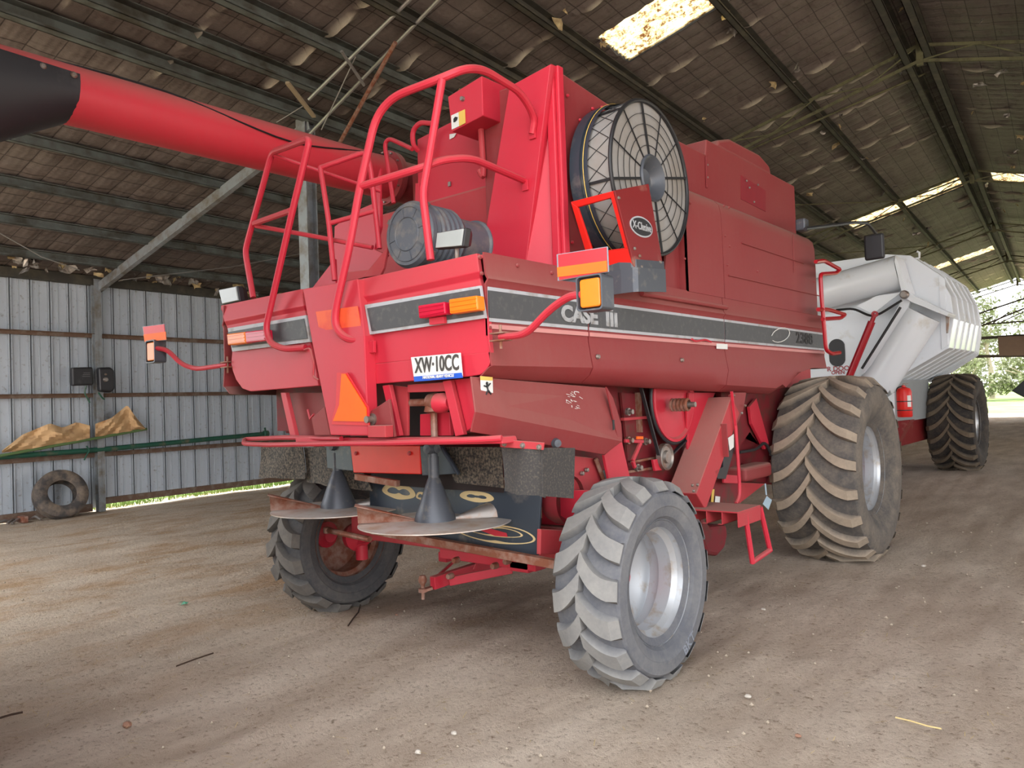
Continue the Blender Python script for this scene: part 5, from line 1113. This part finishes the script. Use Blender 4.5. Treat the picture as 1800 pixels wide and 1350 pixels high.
def canvas(pts, label, seed):
    """crumpled cloth over an outline traced on the wall side"""
    from mathutils.geometry import tessellate_polygon
    top, bot = pts; rows = []; r = random.Random(seed); n = 26; m_ = 8
    def along(pl, t):
        d = [0]
        for i in range(1, len(pl)): d.append(d[-1]+math.dist(pl[i-1], pl[i]))
        s_ = t*d[-1]
        for i in range(1, len(pl)):
            if s_ <= d[i]: f = (s_-d[i-1])/(d[i]-d[i-1]); return (pl[i-1][0]+(pl[i][0]-pl[i-1][0])*f, pl[i-1][1]+(pl[i][1]-pl[i-1][1])*f)
        return pl[-1]
    for j in range(m_+1):
        row = []
        for i in range(n+1):
            a = along(top, i/n); b = along(bot, i/n); f = j/m_; px = a[0]+(b[0]-a[0])*f; py_ = a[1]+(b[1]-a[1])*f
            dx = .05+.09*math.sin(f*math.pi)*(.6+.4*math.sin(i*.35+seed+j*.3))+.04*math.sin(i*.5-j*.55+seed)+.02*math.sin(i*.9+j*1.3)+r.uniform(-.006, .006)
            row.append(P(px, py_, 'x', WX+.09+dx, True))
        rows.append(row)
    mb = MB(); mb.sheet(rows, (-.01, 0, 0), smooth=True); return tag(mb.build('canvas_tarpaulin', CANVAS, shed=True, angle=24), label, 'tarpaulin')
canvas(([(4, 792), (40, 764), (88, 744), (110, 752), (135, 742), (158, 748)], [(4, 796), (40, 792), (80, 784), (110, 779), (135, 775), (158, 770)]), 'crumpled tan canvas on the near side of the steel post', 1)
canvas(([(168, 745), (196, 735), (224, 712), (240, 735), (256, 753)], [(168, 768), (190, 765), (215, 760), (240, 757), (256, 754)]), 'crumpled tan canvas folded to a peak beyond the steel post', 5)
mb = MB(); mb.tube(corner(PL([(152, 784), (158, 792), (152, 800), (148, 809)], 'x', WX+.15, True), .04), .012, 8); tag(mb.build('green_hook', GREEN, shed=True), 'small green steel hook hanging from the rail by the post', 'hook')
# odds and ends on the ground at the wall foot
rs = random.Random(5)
for k, (q, nm) in enumerate((((8, 912), 'bent'), ((22, 908), 'short'), ((34, 914), 'curved'), ((62, 905), 'angled'))):
    p = P(q[0], q[1], 'x', -13.72, True); p.z = .02; mb = MB(); a = rs.uniform(0, 3); d = V((math.cos(a), math.sin(a), 0)); L = rs.uniform(.10, .2)
    mb.tube(corner([p-d*L, p+V((0, 0, .05)), p+d*L*.7+V((.03, .02, 0))], .05), .02, 8); tag(mb.build('scrap_pipe', STEEL, shed=True), ['bent grey pipe scrap at the very foot of the tin wall, by the picture edge', 'short grey pipe scrap second from the picture edge', 'curved grey pipe scrap beside the square tube', 'angled grey pipe scrap nearest the old tyre'][k], 'scrap metal', 'scrap metal at the wall foot')
p = P(45, 908, 'x', -13.6, True); p.z = 0; mb = MB(); mb.prism([p+V((0, -.04, 0.0)), p+V((0, .04, 0.0)), p+V((0, .04, .10)), p+V((0, -.04, .10))], (-.2, 0, 0)); tag(mb.build('square_tube', RUST, None, .004, shed=True), 'short rusty square tube on the ground beside the old tyre', 'scrap metal', 'scrap metal at the wall foot')

# ---------------------------------------------------------------- roof bracing seen above the machine
def shedtube(pts, r, mat, name, lbl, cat='brace'):
    mb = MB(); mb.tube(pts, r, 8); return struct(mb.build(name, mat, shed=True))
Q = lambda x, y, yy: P(x, y, 'y', yy, True)
def RH(px, py, dz=.12):
    """where a sight line meets the left roof slope, dz below it"""
    d = MSI.to_3x3() @ ((px-900)/F*_r - (py-675)/F*_u + _f); c = MSI @ V((0, 0, CAMH)); t = (RZ-dz+SL*(c.x-RX)-c.z)/(d.z-SL*d.x); return c+t*d
shedtube([Q(545, 235, 6.85), RH(790, -20)], .022, PIPE, 'roof_brace_beam', '')
shedtube([RH(543, 175, .35), RH(730, -10)], .022, PIPE, 'roof_brace_beam', '')
shedtube([Q(595, 255, 7.3), RH(695, 75, .25)], .028, RUST, 'roof_brace_beam', '')
mb = MB(); mb.bar(RH(505, 145, .45), RH(552, 205, .5), .05, .03); struct(mb.build('roof_brace_beam', simple('weathered_timber', lin(150, 134, 108), .9), shed=True))
mb = MB(); mb.tube([Q(565, 228, 6.7), RH(625, 100, .3)], .008, 5); mb.tube([RH(486, 215, .4), RH(535, 185, .4)], .006, 5); mb.tube([RH(600, 90, .3), RH(640, 150, .4)], .02, 5); struct(mb.build('roof_tie_beam', PIPE, shed=True))
# thin wires across the bay
for a, b in (((0, 269), (300, 248)), ((215, 492), (560, 440)), ((0, 410), (140, 475))):
    mb = MB(); pa = P(*a, 'x', -11.5, True); pb = P(*b, 'x', -11.5, True); mid = (pa+pb)/2-V((0, 0, .06)); mb.tube([pa, mid, pb], .008, 5); struct(mb.build('roof_wire_beam', PIPE, shed=True))
# bay bracing on the far roof
for y0, y1 in ((14.9, 23.2), (23.2, 31.5)):
    mb = MB(); mb.tube([(-5.06, y0, roofz(-5.06)-.2), (-1.7, y0+.5, roofz(-1.7)-.2)], .02, 6); mb.tube([(-7.5, y0, roofz(-7.5)-.2), (-3.46, y1, roofz(-3.46)-.2)], .015, 6); struct(mb.build('roof_brace_beam', TRUSS, shed=True))
# torn insulation: scraps of lining hanging from the netting and along the eave
SCR1 = simple('torn_lining_cream', lin(196, 178, 132), .7, dust=.5, dcol=lin(130, 110, 80), scale=8); SCR2 = simple('torn_lining_foil', lin(176, 172, 166), .35, .4, dust=.4, dcol=lin(84, 74, 66), scale=8)
mb = MB(); rs = random.Random(3)
def scrap(p, s_, m):
    a = rs.uniform(0, 6.28); u = V((math.cos(a), math.sin(a), rs.uniform(-.3, .3)))*s_; v_ = V((-math.sin(a)*.3, math.cos(a)*.3, -rs.uniform(.4, 1)))*s_
    rows = [[p+u*(i-1.5)*.4*rs.uniform(.7, 1.1)+v_*j*.4*rs.uniform(.6, 1.2)+V((rs.uniform(-.2, .2)*s_, rs.uniform(-.2, .2)*s_, 0)) for i in range(4)] for j in range(3)]
    vs = [q for r in rows for q in r]; mb.add(vs, [(j*4+i, j*4+i+1, j*4+i+5, j*4+i+4) for j in range(2) for i in range(3)], m)
for k in range(150):
    y = rs.uniform(3, 20); scrap(V((EX+.2+rs.random()*.5, y, 4.13+rs.uniform(-.02, .15))), rs.uniform(.06, .22), rs.choice((0, 1, 1)))
for k in range(120):
    x = rs.choice((-5.06, -3.46, RX-.2, RX+.2, -3.46, .1, -6.85))+rs.uniform(-.25, .25); y = rs.uniform(6, 34) if k > 30 else rs.uniform(5, 14); scrap(V((x, y, roofz(x)-.07)), rs.uniform(.05, .16)*(1 if y < 20 else 1.4), rs.choice((0, 1, 1)))
for k in range(70):
    x = rs.uniform(-1, 3); y = rs.uniform(12, 30); scrap(V((x, y, roofz(x)-.05)), rs.uniform(.06, .2), rs.choice((0, 1)))
o = mb.build('torn_insulation_litter', [SCR1, SCR2], shed=True, fix=False); tag(o, 'ragged scraps of torn foil insulation hanging under the roof', 'insulation', kind='stuff')

# ---------------------------------------------------------------- far gable end
GY = 49.6
mb = MB()
for a, b in (((1715, 595), (1830, 588)), ((1715, 626.5), (1830, 624.5)), ((1728, 570.5), (1830, 562)), ((1700, 558), (1830, 515)), ((1725, 573), (1830, 530))):
    mb.bar(Q(*a, GY), Q(*b, GY), .08, .16 if a[1] > 590 else .08)
for a, b in (((1722, 572), (1745, 556)), ((1745, 568), (1775, 548)), ((1760, 566), (1800, 548)), ((1720, 580), (1712, 560))): mb.bar(Q(*a, GY), Q(*b, GY), .05, .05)
struct(mb.build('gable_frame_beam', PURD, shed=True))
mb = MB(); mb.prism([Q(1754, 592, GY-.1), Q(1860, 588, GY-.1), Q(1860, 624, GY-.1), Q(1756, 625, GY-.1)], (0, .04, 0)); struct(mb.build('wall_far_sheet', simple('brown_wall_sheet', lin(120, 104, 92), .7), shed=True))
# ---------------------------------------------------------------- outside: field, grass strip by the wall, trees
def grass_mat():
    m, t, b = nodes('meadow_grass'); v = coord(t); n = noise_(t, v, .35, 6, .7); n2 = noise_(t, v, 6, 4)
    c = mixc(t, ramp(t, n, .4, .6), lin(70, 116, 42), lin(128, 150, 78)); c = mixc(t, math_(t, 'MULTIPLY', n2, .4), c, lin(160, 160, 96))
    t.links.new(c, b.inputs['Base Color']); b.inputs['Roughness'].default_value = .95; return m
GR = grass_mat()
mb = MB(); mb.add([(-120, 52.9, -.02), (120, 52.9, -.02), (120, 180, 1.2), (-120, 180, 1.2)], [(0, 1, 2, 3)]); tag(mb.build('grass_field', GR, shed=True, fix=False), 'sunlit green paddock beyond the far end of the shed', 'grass', kind='stuff')
mb = MB(); mb.add([(-60, -30, -.03), (-14.55, -30, -.03), (-14.55, 52.95, -.03), (-60, 52.95, -.03)], [(0, 1, 2, 3)]); tag(mb.build('grass_verge', GR, shed=True, fix=False), 'sunlit grass seen through the gap under the tin wall', 'grass', kind='stuff')
def blades(n, area, h, name, label, cat, mat, seed):
    r = np.random.default_rng(seed); mb = MB()
    for k in range(n):
        x, y = area(r); a = r.uniform(0, 6.28); hh = h*r.uniform(.5, 1.2); w_ = hh*.09; lean = r.uniform(-.3, .3, 2)*hh
        mb.add([(x-w_*math.cos(a), y-w_*math.sin(a), -.03), (x+w_*math.cos(a), y+w_*math.sin(a), -.03), (x+lean[0], y+lean[1], hh)], [(0, 1, 2)])
    return tag(mb.build(name, mat, shed=True, fix=False), label, cat, kind='stuff')
blades(2200, lambda r: (-14.15-abs(r.normal(0, .35)), r.uniform(6.5, 14)), .13, 'grass', 'green grass blades along the outer foot of the tin wall', 'grass', GR, 4)
LEAF = [simple('pale_eucalypt_leaf', lin(140, 144, 112), .8), simple('olive_leaf', lin(116, 122, 88), .8)]
BARK = simple('pale_bark', lin(170, 158, 138), .9)
def tree(x, y, h, cw, seed, label, m):
    r = random.Random(seed); T = thing('tree', label, 'tree', MS @ V((x, y, 0)), 'trees beyond the paddock')
    mb = MB(); top = V((x+r.uniform(-.5, .5), y, h*.55)); mb.tube([(x, y, -.2), (x+r.uniform(-.2, .2), y, h*.25), top], [.3, .24, .12], 8)
    for k in range(5):
        a = r.uniform(0, 6.28); mb.tube([top-V((0, 0, h*.25*r.random())), top+V((math.cos(a)*cw*.6, math.sin(a)*cw*.5, h*.2*r.random()))], [.11, .04], 6)
    mb.build('trunk', BARK, T, shed=True)
    mb = MB()
    for c_ in range(16):
        cc = V((x+r.gauss(0, cw*.5), y+r.gauss(0, cw*.4), h*r.uniform(.35, .95))); rad = cw*r.uniform(.2, .36)
        for k in range(170):
            d = V((r.gauss(0, 1), r.gauss(0, 1), r.gauss(0, 1))).normalized()*rad*r.uniform(.55, 1); p = cc+d; s_ = r.uniform(.12, .26); u = V((r.gauss(0, 1), r.gauss(0, 1), r.gauss(0, 1))).normalized()*s_; v_ = V((r.gauss(0, 1), r.gauss(0, 1), r.gauss(0, 1))).normalized()*s_
            mb.add([p-u, p+v_*.6, p+u, p-v_*.6], [(0, 1, 2, 3)], 0)
    mb.build('crown', LEAF[m], T, shed=True, fix=False)
k = 0
for (x, y, h, cw, lb) in ((-12.5, 92, 8.5, 4, 'pale gum tree half hidden behind the white cart'), (-5.5, 88, 11.5, 5.0, 'tallest pale gum tree, its top above the brown sheet'), (1.0, 90, 7.5, 4.5, 'rounded gum tree behind the brown sheet'), (6.0, 94, 8.5, 5, 'gum tree at the very edge of the picture'), (-9, 105, 7, 5, 'low bushy tree in the gap beside the white cart'), (-2, 80, 4.2, 3.4, 'low shrubby tree at the paddock edge below the brown sheet'), (-7.5, 82, 4.4, 3.6, 'low shrubby tree at the paddock edge beside the cart tyre'), (2.5, 84, 5, 4, 'low shrubby tree above the black hopper')):
    tree(x, y, h, cw, 20+k, lb, k % 2); k += 1
# hedge-like bush line at the paddock edge is left to the trees; distant black bin
HX, HY = -1.3, 40.0
HP = thing('black_hopper_trailer', 'black hopper on a small wheel standing at the far end, cut by the picture edge', 'trailer', MS @ V((HX+1.2, HY, 0)))
mb = MB(); pr_ = [(0.0, 1.35), (.62, 1.95), (3.2, 1.95), (3.8, 1.35), (3.0, .78), (.85, .78)]
mb.prism([(P(1778, 686, 'y', HY, True).x+x, HY, z) for x, z in pr_], (0, 2.2, 0)); mb.build('hopper', simple('black_gloss_steel', lin(26, 28, 30), .35), HP, .02, shed=True)
mb = MB(); hx = P(1778, 686, 'y', HY, True).x; mb.lathe([(.18, -.12), (.40, -.12), (.42, 0), (.40, .12), (.18, .12), (.12, .05), (.001, .05)], (hx+.95, HY+.6, .42), (0, 1, 0), 28); mb.build('wheel', BLACK, HP, shed=True)
mb = MB(); mb.box((hx+.8, HY+.3, .42), (hx+3.0, HY+1.8, .8)); mb.build('chassis', BLACK, HP, shed=True)

# ---------------------------------------------------------------- small things on the ground
STONE = simple('pale_stone', lin(190, 182, 170), .9); STONER = simple('reddish_stone', lin(150, 112, 92), .9)
def stone(px, py_, s_, mat, label):
    p = P(px, py_, 'z', .0); bm = bmesh.new(); bmesh.ops.create_icosphere(bm, subdivisions=2, radius=1); r = random.Random(px)
    for v in bm.verts: v.co *= r.uniform(.82, 1.1); v.co = V((v.co.x*s_, v.co.y*s_*.75, v.co.z*s_*.6))
    me = bpy.data.meshes.new('stone'); bm.to_mesh(me); bm.free(); me.materials.append(mat); o = bpy.data.objects.new('stone', me); COL.objects.link(o); o.location = p+V((0, 0, s_*.3)); tag(o, label, 'stone', 'stones lying on the dirt floor')
stone(223, 1277, .030, STONER, 'reddish stone lying in the dark patch of the floor'); stone(798, 1291, .018, STONE, 'pale pebble in the middle of the bottom of the picture'); stone(735, 1324, .018, STONE, 'pale pebble at the bottom edge, second from the middle')
stone(697, 1083, .018, STONER, 'small brown clod just behind the tow ball'); stone(1342, 1072, .018, STONE, 'pale pebble on the open floor between the two near-side tyres'); stone(1315, 1226, .020, STONE, 'pale stone on the floor right of the grey tyre'); stone(1403, 1225+70, .016, STONER, 'small clod at the lower right of the floor'); stone(1623, 996, .02, STONE, 'pale pebble right of the tall drive tyre')
TW = simple('dark_twig', lin(64, 46, 34), .9); STRAW = simple('yellow_straw', lin(208, 184, 128), .8)
def twig(pts, r, mat, name, label, cat): mb = MB(); mb.tube([P(a, b, 'z', .012+r) for a, b in pts], r, 6); tag(mb.build(name, mat), label, cat)
twig([(634, 1062), (630, 1076), (620, 1088), (612, 1100)], .006, TW, 'twig', 'dark crooked twig on the floor behind the far steering tyre', 'twig'); twig([(310, 1171), (345, 1158), (375, 1148)], .005, TW, 'twig', 'thin straight twig across the dark patch', 'twig'); twig([(0, 1262), (20, 1256), (40, 1252)], .006, TW, 'twig', 'dark twig at the edge of the picture', 'twig')
twig([(1574, 1261), (1600, 1267), (1630, 1276), (1655, 1281)], .004, STRAW, 'straw_stalk', 'single long yellow straw on the bare floor', 'straw')
mb = MB(); p = P(322, 1061, 'z', .01)
for k in range(5): a = k*1.3; mb.add([p+V((math.cos(a)*.05, math.sin(a)*.04, 0)), p+V((math.cos(a+1)*.06, math.sin(a+1)*.04, .01)), p+V((.01, .0, .02))], [(0, 1, 2)])
tag(mb.build('green_rag', simple('green_plastic_scrap', lin(96, 164, 132), .6), fix=False), 'small scrap of pale green plastic on the floor', 'scrap')
# loose straw litter
mb = MB(); r = np.random.default_rng(9)
for k in range(2600):
    x = -9.5+abs(r.normal(0, 3.2)) if k % 3 else r.uniform(-7, 0); y = r.uniform(1.2, 10); a = r.uniform(0, 6.28); L = r.uniform(.01, .035); d = V((math.cos(a)*L, math.sin(a)*L, r.uniform(-.003, .006))); n_ = V((-math.sin(a), math.cos(a), 0))*.0013; p = V((x, y, .012))
    mb.add([p-d-n_, p-d+n_, p+d+n_, p+d-n_], [(0, 1, 2, 3)])
tag(mb.build('straw_litter', STRAW, fix=False), 'short bits of straw strewn over the dirt floor', 'straw', kind='stuff')
mb = MB(); r = np.random.default_rng(12)
for k in range(1500):
    x = r.uniform(-11, 1); y = r.uniform(1.2, 11); s_ = .004+.010*r.random()**3; p = V((x, y, .0+s_*.3)); q = [V((math.cos(a)*s_*r.uniform(.7, 1.2), math.sin(a)*s_*r.uniform(.7, 1.2), 0)) for a in np.linspace(0, 5, 5)]
    mb.add([p+v for v in q]+[p+V((0, 0, s_*.9)), p-V((0, 0, s_))], [(i, (i+1) % 5, 5) for i in range(5)]+[((i+1) % 5, i, 6) for i in range(5)])
tag(mb.build('gravel', simple('floor_gravel', lin(170, 156, 138), .95), fix=False), 'fine gravel scattered over the dirt floor', 'gravel', kind='stuff')
